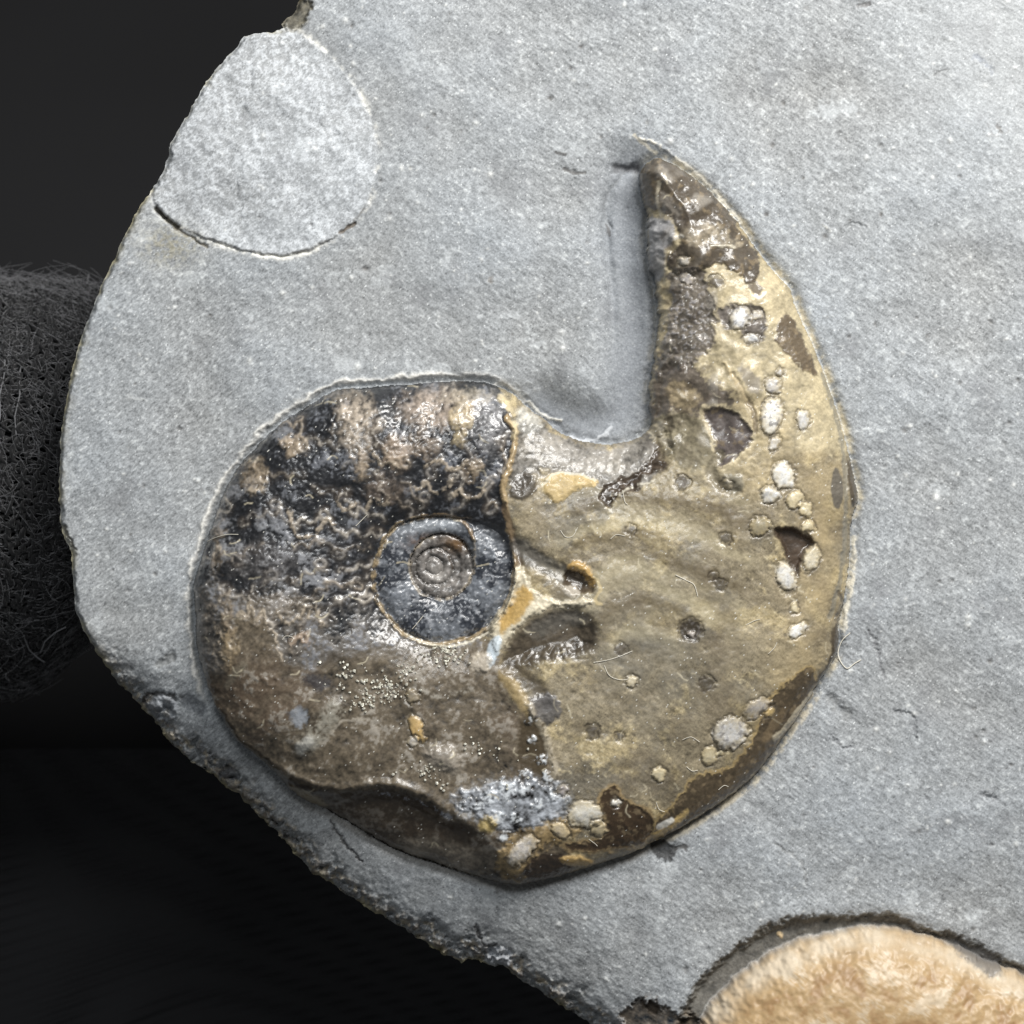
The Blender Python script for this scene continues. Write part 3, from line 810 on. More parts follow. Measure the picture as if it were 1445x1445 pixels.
# --- dark shell patches round the lower rim
patch([(844, 1120), (856, 1106), (868, 1102), (879, 1124), (912, 1138), (924, 1168), (904, 1192), (859, 1197), (806, 1197), (796, 1186), (844, 1180), (852, 1154)], (66, 53, 39), 2.5, 3, 2, 1, rough=0.26, dh=-2, name="shell_patch", var=0.12, rim=(150, 130, 96))
patch([(1140, 940), (1110, 956), (1078, 990), (1056, 1046), (1020, 1084), (980, 1090), (944, 1138), (922, 1156), (930, 1190), (985, 1160), (1040, 1122), (1078, 1086), (1106, 1046), (1150, 976)], (84, 73, 57), 2.5, 4, 3, 1, rough=0.3, dh=-1.5, name="shell_patch", var=0.15, rim=(160, 140, 100))
patch([(1150, 960), (1168, 930), (1172, 890), (1186, 868), (1190, 900), (1184, 930), (1164, 962)], (78, 70, 58), 2, 2, 1, 1, rough=0.25, dh=4, name="shell_patch")
patch([(1192, 640), (1200, 650), (1212, 690), (1212, 704), (1202, 716), (1196, 690)], (86, 78, 66), 2, 1, 1, 1, rough=0.25, dh=3, name="shell_patch")
patch([(1177, 660), (1185, 675), (1187, 695), (1182, 716), (1174, 716), (1169, 690), (1171, 670)], (104, 98, 88), 1.6, 1, 0.6, 1, rough=0.35, name="shell_patch")
patch([(738, 1222), (765, 1200), (790, 1202), (806, 1216), (800, 1230), (760, 1238), (744, 1236)], (62, 51, 41), 3, 3, 2, 0.95, rough=0.25, name="shell_patch")
patch([(790, 1208), (806, 1202), (830, 1208), (838, 1216), (820, 1220), (800, 1218)], (178, 150, 100), 2, 2, 1.5, 0.95, dh=4, rough=0.5, name="ochre_crust")
patch([(920, 1176), (938, 1160), (958, 1148), (966, 1138), (968, 1152), (950, 1166), (930, 1180)], (182, 158, 108), 2, 3, 2, 0.9, dh=2)
line([(930, 1164), (945, 1156)], 9, (214, 212, 205), 2, 0.85, dh=2, clip='in')
line([(1092, 1040), (1110, 1022), (1128, 1000), (1144, 980)], 8, (182, 172, 150), 2, 0.85, dh=3, clip=None)
line([(1078, 1040), (1090, 1020), (1104, 1002)], 10, (120, 104, 80), 3, 0.7, clip='in')

# --- horn
patch([(929, 223), (903, 245), (906, 270), (918, 305), (914, 340), (920, 380), (931, 430), (928, 480), (918, 540), (918, 590), (950, 660), (1040, 670), (1100, 640), (1180, 640), (1200, 640), (1160, 500), (1118, 400), (1040, 310), (985, 252)],
      (178, 165, 134), 10, 5, 2, 0.88, var=0.2, rough=0.6)
patch([(1010, 560), (1060, 560), (1110, 600), (1120, 660), (1090, 690), (1040, 690)], (168, 152, 118), 14, 8, 3, 0.6, var=0.2)
patch([(929, 222), (903, 242), (905, 264), (914, 292), (932, 302), (948, 312), (958, 345), (942, 362), (944, 382), (985, 386), (1008, 374), (1030, 386), (1042, 394), (1052, 404), (1062, 404), (1070, 384), (1067, 351), (1043, 316), (1019, 288), (988, 257), (953, 234)],
      (84, 76, 65), 2, 3, 2, 1, rough=0.34, name="shell_patch", var=0.13, dh=2)
patch([(962, 330), (975, 316), (1002, 318), (1030, 334), (1042, 350), (1020, 352), (1000, 346), (985, 352), (966, 348)], (142, 132, 114), 4, 5, 3, 0.7, var=0.4)
line([(1000, 352), (1018, 350), (1034, 352)], 3, (200, 192, 172), 1.5, 0.7, dh=1.5, clip='in')
line([(945, 340), (958, 338)], 7, (206, 200, 188), 2, 0.7, dh=2, clip='in')
line([(928, 262), (926, 285), (930, 305)], 3, (196, 186, 164), 1.5, 0.75, clip='in')
patch([(930, 275), (945, 285), (962, 310), (955, 322), (935, 305)], (128, 122, 114), 4, 3, 2, 0.6)
patch([(916, 310), (935, 310), (948, 322), (950, 342), (938, 356), (936, 384), (928, 398), (916, 372), (914, 340)], (142, 142, 144), 3, 3, 2, 0.95, var=0.2, rough=0.75)
patch([(942, 386), (975, 382), (992, 392), (1000, 412), (1006, 440), (1006, 466), (1000, 490), (986, 508), (960, 524), (926, 530), (928, 490), (934, 452), (932, 420), (938, 400)], (108, 101, 94), 3, 7, 4, 0.9, rough=0.34, var=0.32, dh=-2)
wv = win(925, 380, 1010, 530, 0)
gm = np.exp(-(((X[wv] - 968) / 30) ** 2 + ((Y[wv] - 455) / 60) ** 2)) * sm(0.0, 0.7, v1[wv] + 0.6 * FF[wv])
C[wv] += (lin((172, 170, 172)) - C[wv]) * (gm * 0.7)[..., None]
H[wv] += 1.6 * gm
patch([(932, 396), (942, 402), (944, 440), (938, 470), (930, 500), (924, 512), (928, 470), (932, 430)], (176, 162, 128), 3, 4, 2, 0.75)
patch([(920, 540), (940, 520), (975, 520), (998, 540), (1030, 558), (1030, 575), (985, 590), (960, 580), (935, 590), (920, 596)], (92, 84, 78), 4, 6, 4, 0.9, rough=0.35, var=0.3)
patch([(940, 548), (965, 540), (985, 560), (975, 580), (950, 576)], (164, 148, 118), 4, 6, 3, 0.75, var=0.2)
line([(952, 548), (962, 562), (974, 572)], 3, (216, 206, 186), 1.5, 0.8, broken=0.4, clip='in')
patch([(926, 592), (950, 584), (985, 592), (1003, 622), (1003, 656), (970, 662), (938, 640)], (124, 116, 96), 5, 5, 3, 0.95, var=0.22, rough=0.45)
patch([(986, 580), (1012, 574), (1040, 584), (1058, 608), (1055, 630), (1028, 654), (1009, 662), (1004, 630), (996, 604)], (90, 82, 78), 2, 3, 2, 1, rough=0.42, dh=-5, edge=8, name="shell_patch", var=0.15, rim=(196, 182, 150))
line([(1030, 530), (1045, 560), (1060, 586), (1062, 610)], 6, (110, 98, 80), 2, 0.75, dh=-3, clip='in')
line([(1020, 515), (1032, 536), (1048, 566)], 4, (198, 180, 142), 2, 0.7, dh=2, clip='in')
patch([(1040, 520), (1058, 526), (1070, 545), (1062, 560), (1048, 548)], (132, 124, 112), 4, 4, 3, 0.8)
patch([(1010, 438), (1042, 433), (1072, 438), (1078, 464), (1071, 484), (1050, 488), (1042, 470), (1016, 464)], (112, 105, 98), 2.5, 3, 2, 1, rough=0.35, dh=-3, name="crystal_pocket", var=0.2)
patch([(1105, 446), (1120, 456), (1134, 488), (1150, 524), (1144, 532), (1124, 520), (1110, 506), (1094, 488), (1092, 468)], (100, 88, 71), 2, 3, 2, 1, rough=0.38, name="shell_patch", var=0.12)
patch([(1052, 398), (1066, 400), (1074, 412), (1066, 420), (1056, 414)], (92, 82, 70), 2, 2, 1, 0.9, dh=-2)
line([(1062, 420), (1070, 423), (1077, 416)], 4, (226, 222, 210), 1.5, 0.9, dh=1.5, clip='in')
line([(1012, 642), (1000, 664), (1012, 684), (1034, 692)], 14, (122, 114, 96), 3, 0.8, dh=-5, hw=12, clip='in')
patch([(1018, 672), (1040, 670), (1046, 684), (1034, 694), (1018, 690)], (132, 126, 110), 2.5, 2, 1, 0.85, dh=3)
wv = win(900, 220, 1100, 690, 0)
rg = fbm(X[wv], Y[wv], 38, 2, 151)
hm = sm(0, 14, AS[wv]) * (1 - sm(1040, 1100, X[wv])) * (1 - sm(600, 690, Y[wv]))
H[wv] += 5.0 * np.clip(rg, -0.8, 1) * hm
pit = sm(0.25, 0.8, rg) * hm * (X[wv] < 1010)
C[wv] += (lin((168, 162, 152)) - C[wv]) * (pit * 0.45)[..., None]
dkp = sm(0.1, 0.6, fbm(X[wv], Y[wv], 30, 4, 161) + 0.2 * FF[wv]) * hm * (1 - sm(985, 1030, X[wv]))
C[wv] += (lin((74, 66, 58)) - C[wv]) * (dkp * 0.6)[..., None]
R[wv] += (0.32 - R[wv]) * dkp
# rim line on the outer side of the horn and body
line([(1040, 318), (1070, 358), (1096, 392), (1118, 424), (1140, 476), (1162, 532), (1180, 585)], 5, (184, 168, 132), 2, 0.7, dh=1.5, broken=0.6, clip='in')
line([(1160, 530), (1176, 580), (1187, 630), (1191, 690), (1191, 750), (1186, 800), (1177, 842), (1168, 870)], 6, (128, 124, 112), 2, 0.7, dh=-3, clip='in')
line([(1180, 835), (1188, 850), (1180, 868)], 5, (80, 72, 60), 2, 0.8, dh=-2, clip='in')
# triangular pit
patch([(1086, 746), (1108, 744), (1130, 750), (1145, 766), (1130, 786), (1122, 812), (1110, 800), (1100, 774)], (76, 64, 53), 3, 2, 1.5, 1, rough=0.35, dh=-13, edge=8, name="dark_pit", var=0.15)
# --- calcite spots
WHT, CRM, OCH = (226, 226, 224), (205, 194, 164), (180, 158, 112)
for s in [(1084, 589, 16, 27, 10, WHT, 0.9), (1129, 593, 11, 13, -10, (196, 196, 196), 0.4), (1088, 627, 7.5, 11, 0, (194, 192, 190), 0.4), (1086, 546, 12, 12, 0, (178, 178, 180), 0.9), (1097, 528, 6, 6, 0, (170, 168, 166), 0.5),
          (1101, 671, 17, 20, -10, WHT, 0.3), (1083, 699, 14, 13, 20, (204, 204, 202), 0.4), (1117, 706, 13, 13, 0, CRM, 0.2), (1131, 719, 11, 12, 0, CRM, 0.2), (1136, 742, 9, 9, 0, CRM, 0.2), (1068, 743, 15, 14, 0, (142, 134, 112), 0.3),
          (1105, 814, 14, 23, -18, WHT, 0.4), (1141, 788, 12, 20, 12, (212, 204, 184), 0.3), (1117, 856, 6, 9, 0, CRM, 0.2), (1121, 888, 15, 9, -28, WHT, 0.4), (1027, 1031, 26, 23, -15, (200, 202, 206), 0.95), (1064, 997, 20, 12, -30, (168, 164, 160), 0.6),
          (998, 1064, 12.5, 13.5, 0, CRM, 0.15), (927, 1088, 10, 10, 0, CRM, 0.15), (824, 1145, 25, 20, 0, (214, 212, 204), 0.25), (842, 1164, 12, 12, 0, (180, 168, 140), 0.3), (867, 1128, 7, 6, 0, WHT, 0.2), (736, 1196, 15, 27, 40, (212, 208, 204), 0.4),
          (790, 1166, 15, 9, 35, (206, 190, 160), 0.3), (1040, 452, 14, 18, 25, (206, 208, 212), 0.7), (1056, 480, 11, 7, -15, (196, 198, 200), 0.6), (1064, 448, 9, 8, 0, (176, 172, 166), 0.5),
          (889, 958, 9, 8, 0, (192, 184, 164), 0.2), (1022, 684, 8, 7, 0, (142, 136, 122), 0.2), (795, 1110, 8, 8, 0, (136, 134, 142), 0.3), (962, 372, 8, 7, 0, (190, 186, 180), 0.5), (968, 395, 13, 8, 20, (176, 172, 172), 0.6), (1012, 1060, 5, 5, 0, CRM, 0.1),
          (1082, 1003, 10, 6, -35, (184, 160, 110), 0.3), (590, 1024, 9, 22, -22, (196, 164, 108), 0.15), (585, 1042, 8, 8, 0, (168, 164, 158), 0.3), (584, 978, 10, 11, 0, (140, 132, 120), 0.3)]:
    cx, cy, rx, ry, an, cc, sp_ = s
    spot(cx, cy, rx, ry, an, cc, edge=tuple(0.55 * np.array(cc) + 0.45 * np.array(OCH)), dh=min(rx, ry) * 0.24, speck=sp_)
# stained borings on the flank: dark ring, pale middle
for cx, cy, r, core_ in [(971, 887, 17, True), (889, 748, 7, False), (993, 962, 10, False), (834, 1028, 10.5, False), (1020, 760, 9, False), (960, 681, 10, False), (875, 912, 7, False), (873, 1034, 6, False), (1007, 401, 9.5, False), (1003, 812, 6, False), (1012, 822, 8, False)]:
    spot(cx, cy, r, r * 0.95, 0, (72, 65, 54) if core_ else (100, 93, 80), edge=(58, 51, 41) if core_ else (74, 66, 53), ring=(60, 52, 42), dh=-3 if core_ else -1.5, name="stained_boring", speck=0.5, rough=0.4)
    if core_:
        spot(cx + 2, cy + 5, 6.5, 5.5, 0, (196, 188, 180), edge=(150, 140, 130), ring=None, dh=3, name=None, speck=0)
# brown whorl details
line([(434, 1048), (450, 1030), (464, 1012), (478, 996)], 22, (152, 148, 136), 10, 0.75, dh=6, hw=24, broken=0.8, clip='in')
line([(428, 1052), (440, 1042)], 14, (190, 188, 180), 5, 0.7, dh=3, clip='in')
patch([(600, 1055), (615, 1045), (640, 1050), (652, 1072), (642, 1088), (622, 1084), (606, 1072)], (150, 142, 130), 9, 3, 2, 0.75, dh=9, edge=18)  # raised lump, its white highlight painted into the colour
patch([(414, 1000), (432, 996), (440, 1010), (428, 1022), (414, 1014)], (150, 156, 164), 4, 4, 3, 0.75)
patch([(432, 952), (455, 948), (470, 958), (462, 972), (440, 968)], (44, 44, 50), 6, 4, 3, 0.8)
line([(590, 966), (610, 978), (640, 976), (666, 968)], 6, (170, 166, 156), 3, 0.5, broken=0.3, clip='in')
line([(470, 1030), (485, 1015), (510, 1010), (524, 1012)], 3, (176, 168, 154), 1.5, 0.6, clip='in')
line([(350, 935), (335, 950), (325, 965)], 8, (128, 120, 104), 4, 0.6, clip='in')
line([(540, 1118), (575, 1122), (610, 1134), (636, 1150)], 5, (176, 182, 194), 2, 0.55, broken=0.2, clip='in')
# hairline scratches and dust on the fossil
for k in range(190):
    cx, cy = rng.uniform(290, 1190), rng.uniform(240, 1230)
    an = rng.normal(math.radians(40 if cx > 720 else -20), 0.7)
    L_ = rng.uniform(5, 18)
    bend = rng.normal(0, 3)
    p = [(cx, cy), (cx + L_ * 0.5 * math.cos(an) - bend * math.sin(an), cy + L_ * 0.5 * math.sin(an) + bend * math.cos(an)), (cx + L_ * math.cos(an), cy + L_ * math.sin(an))]
    line(p, 1.3, (206, 196, 170), 1.0, rng.uniform(0.25, 0.75), clip='in', warp=1, fine=0.5)
wv = SUB
dust = (rng.random(AS[wv].shape) > 0.9975) & IN[wv]
cv = C[wv]
cv[dust] = lin((226, 224, 216))

# ------------------------------------------------------------------ GOLDEN FOSSIL at the lower right
GOLD = smooth([(1000, 1420), (1035, 1381), (1081, 1348), (1122, 1328), (1179, 1314), (1221, 1306), (1262, 1309), (1303, 1318), (1345, 1332), (1400, 1358), (1450, 1376), (1520, 1440), (1570, 1540), (1560, 1640), (1490, 1730), (1380, 1765),
               (1260, 1755), (1140, 1700), (1050, 1620), (1000, 1530), (985, 1460)], 3)
CRK = smooth([(960, 1425), (990, 1378), (1018, 1350), (1056, 1323), (1093, 1301), (1138, 1291), (1200, 1290), (1262, 1290), (1303, 1308), (1344, 1317), (1377, 1330), (1412, 1350), (1460, 1372), (1535, 1430), (1590, 1540), (1580, 1650), (1500, 1745), (1380, 1780),
              (1250, 1770), (1120, 1710), (1030, 1630), (975, 1540), (955, 1470)], 3)
w = win(900, 1240, 1620, 1800, 20)
dg = sdf(X[w] + 3 * w1[w], Y[w] + 3 * w2[w], GOLD)
dk_ = sdf(X[w] + 4 * w1[w] + 2 * v1[w], Y[w] + 4 * w2[w] + 2 * v2[w], CRK)
mk = sm(-2, 5, dk_) * (1 - sm(-4, 2, dg))
kc = lin((98, 94, 86)) * (1 + 0.4 * FM[w] + 0.3 * FF[w])[..., None]
C[w] += (kc - C[w]) * (mk * 0.9)[..., None]
H[w] += np.exp(-((dk_ + 10) / 18) ** 2) * 4
H[w] -= 15 * sm(-3, 14, dk_)
mg = sm(-3, 6, dg)
tg = np.clip(dg / 150.0, 0, 1)
hg = -15 + 96 * np.sqrt(1 - (1 - tg) ** 2) + 1.0 * FM[w] + 0.12 * FF[w]
H[w] += (hg - H[w]) * mg
gc = lin((180, 152, 112)) * (1 + 0.12 * FM[w] + 0.06 * FF[w] + 0.08 * STK[w])[..., None]
pale = np.clip(np.exp(-((dg - 14) / 16) ** 2) * (0.8 + 0.6 * FM[w]) + 0.7 * sm(0.1, 0.8, FB[w] * 0.5 + FM[w] + 0.4 * STK[w]), 0, 1)
gc += (lin((214, 202, 182)) - gc) * (pale * 0.75)[..., None]
br = sm(0.0, 0.6, w1[w] * 0.4 - 1.2 * FM[w] + 0.3 * STK[w] + 0.4 * FB[w]) * sm(20, 60, dg)
gc += (lin((146, 108, 70)) - gc) * (br * 0.5)[..., None]
C[w] += (gc - C[w]) * mg[..., None]
R[w] += (0.42 - R[w]) * mg
patch([(1340, 1330), (1360, 1332), (1395, 1345), (1412, 1358), (1405, 1374), (1380, 1366), (1355, 1346)], (112, 110, 108), 4, 3, 2, 0.8, clip=False, dh=3)
region(w, dg > 0, "gold")
patch([(880, 1430), (905, 1412), (930, 1420), (960, 1432), (985, 1436), (990, 1460), (930, 1470), (880, 1460)], (104, 90, 72), 8, 8, 5, 0.8, var=0.5, clip=False, dh=-8)
patch([(905, 1418), (920, 1412), (935, 1425), (922, 1436)], (66, 56, 46), 4, 4, 3, 0.85, clip=False, dh=-5)
line([(1101, 1318), (1104, 1322)], 5, (214, 190, 150), 2, 0.9, dh=2)

# ------------------------------------------------------------------ cut the relief into meshes
C = np.clip(C, 0.004, 0.82)
R = np.clip(R, 0.18, 0.95)
gy, gx = np.gradient(SL, ys, xs)
gn = np.hypot(gx, gy) + 1e-6
gx, gy = gx / gn, gy / gn
sd = np.where(SL < 0, -SL, 0) * 1.0
PX = X + gx * np.minimum(sd, 20)
PY = Y + gy * np.minimum(sd, 20)
P3 = np.stack([(PX - MID) * S, (MID - PY) * S, H * S], -1).reshape(-1, 3)
CC = C.reshape(-1, 3)
RR = R.reshape(-1)
nx = SH[1]
idx = np.arange(SH[0] * SH[1], dtype=np.int32).reshape(SH)
ins = SL > 0
cell = ins[:-1, :-1] | ins[1:, :-1] | ins[:-1, 1:] | ins[1:, 1:]
Q = np.stack([idx[1:, :-1], idx[1:, 1:], idx[:-1, 1:], idx[:-1, :-1]], -1)[cell]
QR = REG[:-1, :-1][cell]

slab = empty("fossil_specimen", (0, 0, 0))
slab["label"] = "grey broken mudstone holding a dark spiral ammonite and a golden fossil"
slab["category"] = "fossil"

def cut(rid, name, mat, parent):
    q = Q[QR == rid]
    if len(q) < 6:
        return None
    uq, inv = np.unique(q, return_inverse=True)
    return mesh_obj(name, P3[uq], inv.reshape(q.shape), mat, parent, attrs={"mineral": CC[uq], "gloss": RR[uq]})

# stone: face plus broken sides and back
q = Q[QR == 0]
uq, inv = np.unique(q, return_inverse=True)
qq = inv.reshape(q.shape)
V = P3[uq]
# outer boundary of the whole relief (all regions)
E = np.concatenate([Q[:, [0, 1]], Q[:, [1, 2]], Q[:, [2, 3]], Q[:, [3, 0]]]).astype(np.int64)
key = np.minimum(E[:, 0], E[:, 1]) * 10 ** 7 + np.maximum(E[:, 0], E[:, 1])
_, fi, cnt = np.unique(key, return_index=True, return_counts=True)
BE = E[fi[cnt == 1]]
nxt = {int(a): int(b) for a, b in BE}
start = int(BE[0, 0])
best = []
seen = set()
for s0 in list(nxt):
    if s0 in seen:
        continue
    loop = [s0]
    seen.add(s0)
    k = nxt[s0]
    while k != s0 and k not in seen:
        loop.append(k)
        seen.add(k)
        k = nxt.get(k, s0)
    if len(loop) > len(best):
        best = loop
ring = np.array(best)
n = len(ring)
rp = P3[ring]
bx, by = PX.reshape(-1)[ring], PY.reshape(-1)[ring]
gxs, gys = gx.reshape(-1)[ring], gy.reshape(-1)[ring]
k_ = 15
def avg(v):
    vv = np.concatenate([v[-k_:], v, v[:k_]])
    return np.convolve(vv, np.ones(2 * k_ + 1) / (2 * k_ + 1), 'same')[k_:-k_]
gxs, gys = avg(gxs), avg(gys)
levels = [(0, 0), (1.5, 4), (5, 12), (9, 26), (18, 48), (32, 76), (52, 104), (70, 118)]
VS, CS = [], []
hz0 = H.reshape(-1)[ring]
for li, (inw, dn) in enumerate(levels):
    nz = fbm(bx + 50 * li, by, 26, 3, 71 + li) * min(li * 2.0, 6)
    k2 = inw + np.abs(nz)
    zz = np.where(li < 3, hz0 - dn, np.minimum(hz0 - dn, -dn + 0.0 * hz0) + 0.8 * nz) if li < 7 else np.full(n, -130.0)
    VS.append(np.stack([(bx + gxs * k2 - MID) * S, (MID - by - gys * k2) * S, zz * S], -1))
    tone = (1 + 0.5 * fbm(bx, by + 30 * li, 16, 3, 81))[:, None]
    CS.append(CC[ring] if li == 0 else np.clip(lin((112, 104, 90)) * tone, 0.01, 0.7))
nb_ = len(V)
V2 = np.concatenate([V] + VS)
C2 = np.concatenate([CC[uq]] + CS)
R2 = np.concatenate([RR[uq], np.full(n * len(levels), 0.8)])
i_ = np.arange(n)
j_ = (i_ + 1) % n
SF = []
for li in range(len(levels) - 1):
    a, b = nb_ + li * n, nb_ + (li + 1) * n
    SF.append(np.stack([a + j_, a + i_, b + i_, b + j_], -1))
F2 = np.concatenate([qq] + SF)
bot = nb_ + (len(levels) - 1) * n + i_[::4]
stone = mesh_obj("stone_matrix", V2, F2, M_STONE, slab, attrs={"mineral": C2, "gloss": R2}, ngon=bot)
stone["label"] = "grey fine-grained mudstone with chipped edges"

rid_of = {}
for r_, nm in REGNAMES.items():
    rid_of.setdefault(nm, []).append(r_)
amm = cut(rid_of["body"][0], "ammonite", M_FOSSIL, slab)
amm["label"] = "dark brown and tan coiled ammonite with a curved horn-like end"
part_mats = {"phragmocone": ("chambered_whorl", M_BLACK, "black chambered whorl with frilly pale suture lines"),
             "inner_whorl": ("inner_whorl", M_BLACK, None), "core_whorl": ("core_whorl", M_BLACK, None),
             "ochre_crust": ("ochre_crust", M_CALC, None), "calcite_vein": ("calcite_vein", M_CALC, None), "dark_hollow": ("dark_hollow", M_FOSSIL, None),
             "shell_patch": ("shell_patch", M_FOSSIL, None), "crystal_pocket": ("crystal_pocket", M_CALC, None), "dark_pit": ("dark_pit", M_FOSSIL, None),
             "calcite_spot": ("calcite_spot", M_CALC, None), "stained_boring": ("stained_boring", M_FOSSIL, None)}
for nm, (oname, mat, lab) in part_mats.items():
    for r_ in rid_of.get(nm, []):
        o = cut(r_, oname, mat, amm)
        if o is not None and lab:
            o["label"] = lab
gold = cut(rid_of["gold"][0], "golden_fossil", M_GOLD, slab)
gold["label"] = "honey-coloured fossil dome ringed by a dark crack"
disc = cut(rid_of["disc"][0], "disc_imprint", M_STONE, slab)
disc["label"] = "round whitish disc set into the grey stone at its broken edge"

def height_at(px, py):
    i = int(np.clip(np.searchsorted(ys, py), 1, SH[0] - 1))
    j = int(np.clip(np.searchsorted(xs, px), 1, SH[1] - 1))
    return float(H[i, j])

# ------------------------------------------------------------------ pyrite grains on the brown whorl
def ico():
    p = (1 + 5 ** 0.5) / 2
    v = np.array([(-1, p, 0), (1, p, 0), (-1, -p, 0), (1, -p, 0), (0, -1, p), (0, 1, p), (0, -1, -p), (0, 1, -p), (p, 0, -1), (p, 0, 1), (-p, 0, -1), (-p, 0, 1)], float)
    v /= np.linalg.norm(v[0])
    f = np.array([(0, 11, 5), (0, 5, 1), (0, 1, 7), (0, 7, 10), (0, 10, 11), (1, 5, 9), (5, 11, 4), (11, 10, 2), (10, 7, 6), (7, 1, 8), (3, 9, 4), (3, 4, 2), (3, 2, 6), (3, 6, 8), (3, 8, 9), (4, 9, 5), (2, 4, 11), (6, 2, 10), (8, 6, 7), (9, 8, 1)])
    return v, f
iv, if_ = ico()
GV, GF, gb = [], [], 0
for cx, cy, sx, sy, cnt_ in [(622, 924, 16, 7, 60), (571, 944, 9, 7, 26), (528, 972, 24, 13, 95), (545, 958, 14, 6, 20), (488, 946, 7, 12, 20), (553, 968, 10, 8, 24), (601, 1085, 9, 6, 26), (622, 1103, 6, 5, 8),
                             (668, 1052, 7, 10, 12), (512, 988, 14, 6, 24), (455, 932, 4, 3, 3), (560, 1085, 2, 2, 2), (715, 1062, 12, 20, 10), (640, 915, 14, 4, 16)]:
    for k in range(cnt_):
        px, py = rng.normal(cx, sx), rng.normal(cy, sy)
        if py < 911 and px > 540:
            py = 911 + abs(rng.normal(0, 4))
        r = 0.9 + 1.9 * rng.random() ** 1.8
        z = height_at(px, py)
        c = np.array(W(px, py, z + 0.45 * r))
        GV.append(iv * (r * S) * rng.uniform(0.72, 1.2, (12, 1)) + c)
        GF.append(if_ + gb)
        gb += 12
M_PYR = plain("pale_pyrite", (0.76, 0.74, 0.64), 0.3, 0.6, 0.4, PXF / 5)
py = mesh_obj("pyrite_grains", np.concatenate(GV), np.concatenate(GF), M_PYR, amm, smooth_shade=False)
py["kind"] = "stuff"
py["label"] = "clusters of tiny shining pale yellow pyrite grains"

# ------------------------------------------------------------------ lint fibres lying on the stone
M_LINT = plain("white_lint", (0.74, 0.70, 0.60), 0.6, 0.3)
def fibre(pts, r, label, mat, group=None, lift=0.7, name="lint_fibre"):
    P = smooth(pts, 5, False)
    hh = np.array([max(height_at(a, b), height_at(a + 2, b + 2), height_at(a - 2, b - 2)) for a, b in P])
    hh = np.convolve(np.pad(hh, 3, 'edge'), np.ones(7) / 7, 'valid') + lift
    Q3 = np.array([W(a, b, h) for (a, b), h in zip(P, hh)])
    b0 = Q3[0].copy()
    v, f = tubes([Q3 - b0], [r * S], 5)
    o = mesh_obj(name, v, f, mat)
    o.location = b0
    o["label"] = label
    o["category"] = "lint fibre"
    o["group"] = "lint fibres on the stone and fossil"
    return o
fibre([(1200, 893), (1188, 905), (1183, 925), (1194, 943), (1206, 936), (1215, 931)], 0.79, "bent white lint fibre on grey stone against the ammonite's outer rim", M_LINT)
fibre([(950, 810), (966, 818), (976, 824), (981, 840)], 0.50, "hooked pale fibre on the tan flank above the large dark boring", M_LINT)
fibre([(836, 932), (858, 928), (876, 922), (890, 916)], 0.50, "straight pale fibre crossing from the dark oval hollow onto tan shell", M_LINT)
fibre([(851, 936), (858, 950), (872, 956), (884, 955)], 0.43, "curled pale fibre ending at the small cream spot", M_LINT)
fibre([(877, 692), (880, 708), (884, 712)], 0.43, "short pale fibre just below the dark brown band", M_LINT)
fibre([(790, 748), (797, 757), (807, 756), (814, 744)], 0.43, "u-shaped pale fibre on tan shell below the ochre crust", M_LINT)
fibre([(505, 742), (514, 733), (521, 726)], 0.50, "short white fibre on the black whorl left of the spiral centre", M_LINT)
fibre([(583, 886), (590, 878), (598, 868)], 0.50, "short white fibre lying on the dark inner whorl", M_LINT)
fibre([(403, 900), (408, 895), (418, 897), (416, 903)], 0.43, "curled white fibre at the edge between black and brown whorl", M_LINT)
fibre([(294, 764), (308, 758), (324, 754), (340, 754)], 0.50, "long white fibre lying across the black whorl's outer edge", M_LINT)
for pts, lab in [([(960, 1040), (972, 1036), (984, 1043)], "tiny pale fibre beside the largest speckled white spot"),
            ([(1048, 880), (1060, 874), (1068, 872)], "tiny pale fibre between the large dark boring and the row of white spots"),
            ([(1080, 920), (1088, 912), (1092, 904)], "tiny straight fibre on tan shell between the row of white spots and the dark rim"),
            ([(966, 1078), (974, 1084), (982, 1083)], "tiny pale fibre beside the cream spot that touches the speckled white one"),
            ([(924, 1128), (928, 1138), (936, 1142)], "tiny bent fibre at the border of tan shell and dark lower rim"),
            ([(860, 760), (868, 754), (880, 756)], "tiny curved fibre beside a small grey boring near the ochre crust"),
            ([(1012, 1112), (1020, 1106), (1026, 1108)], "tiny fibre lying on the dark brown rim strip"),
            ([(830, 1180), (838, 1186), (842, 1190)], "tiny fibre lying on the dark patch by the big cream-white spot")]:
    fibre(pts, 0.42, lab, M_LINT)

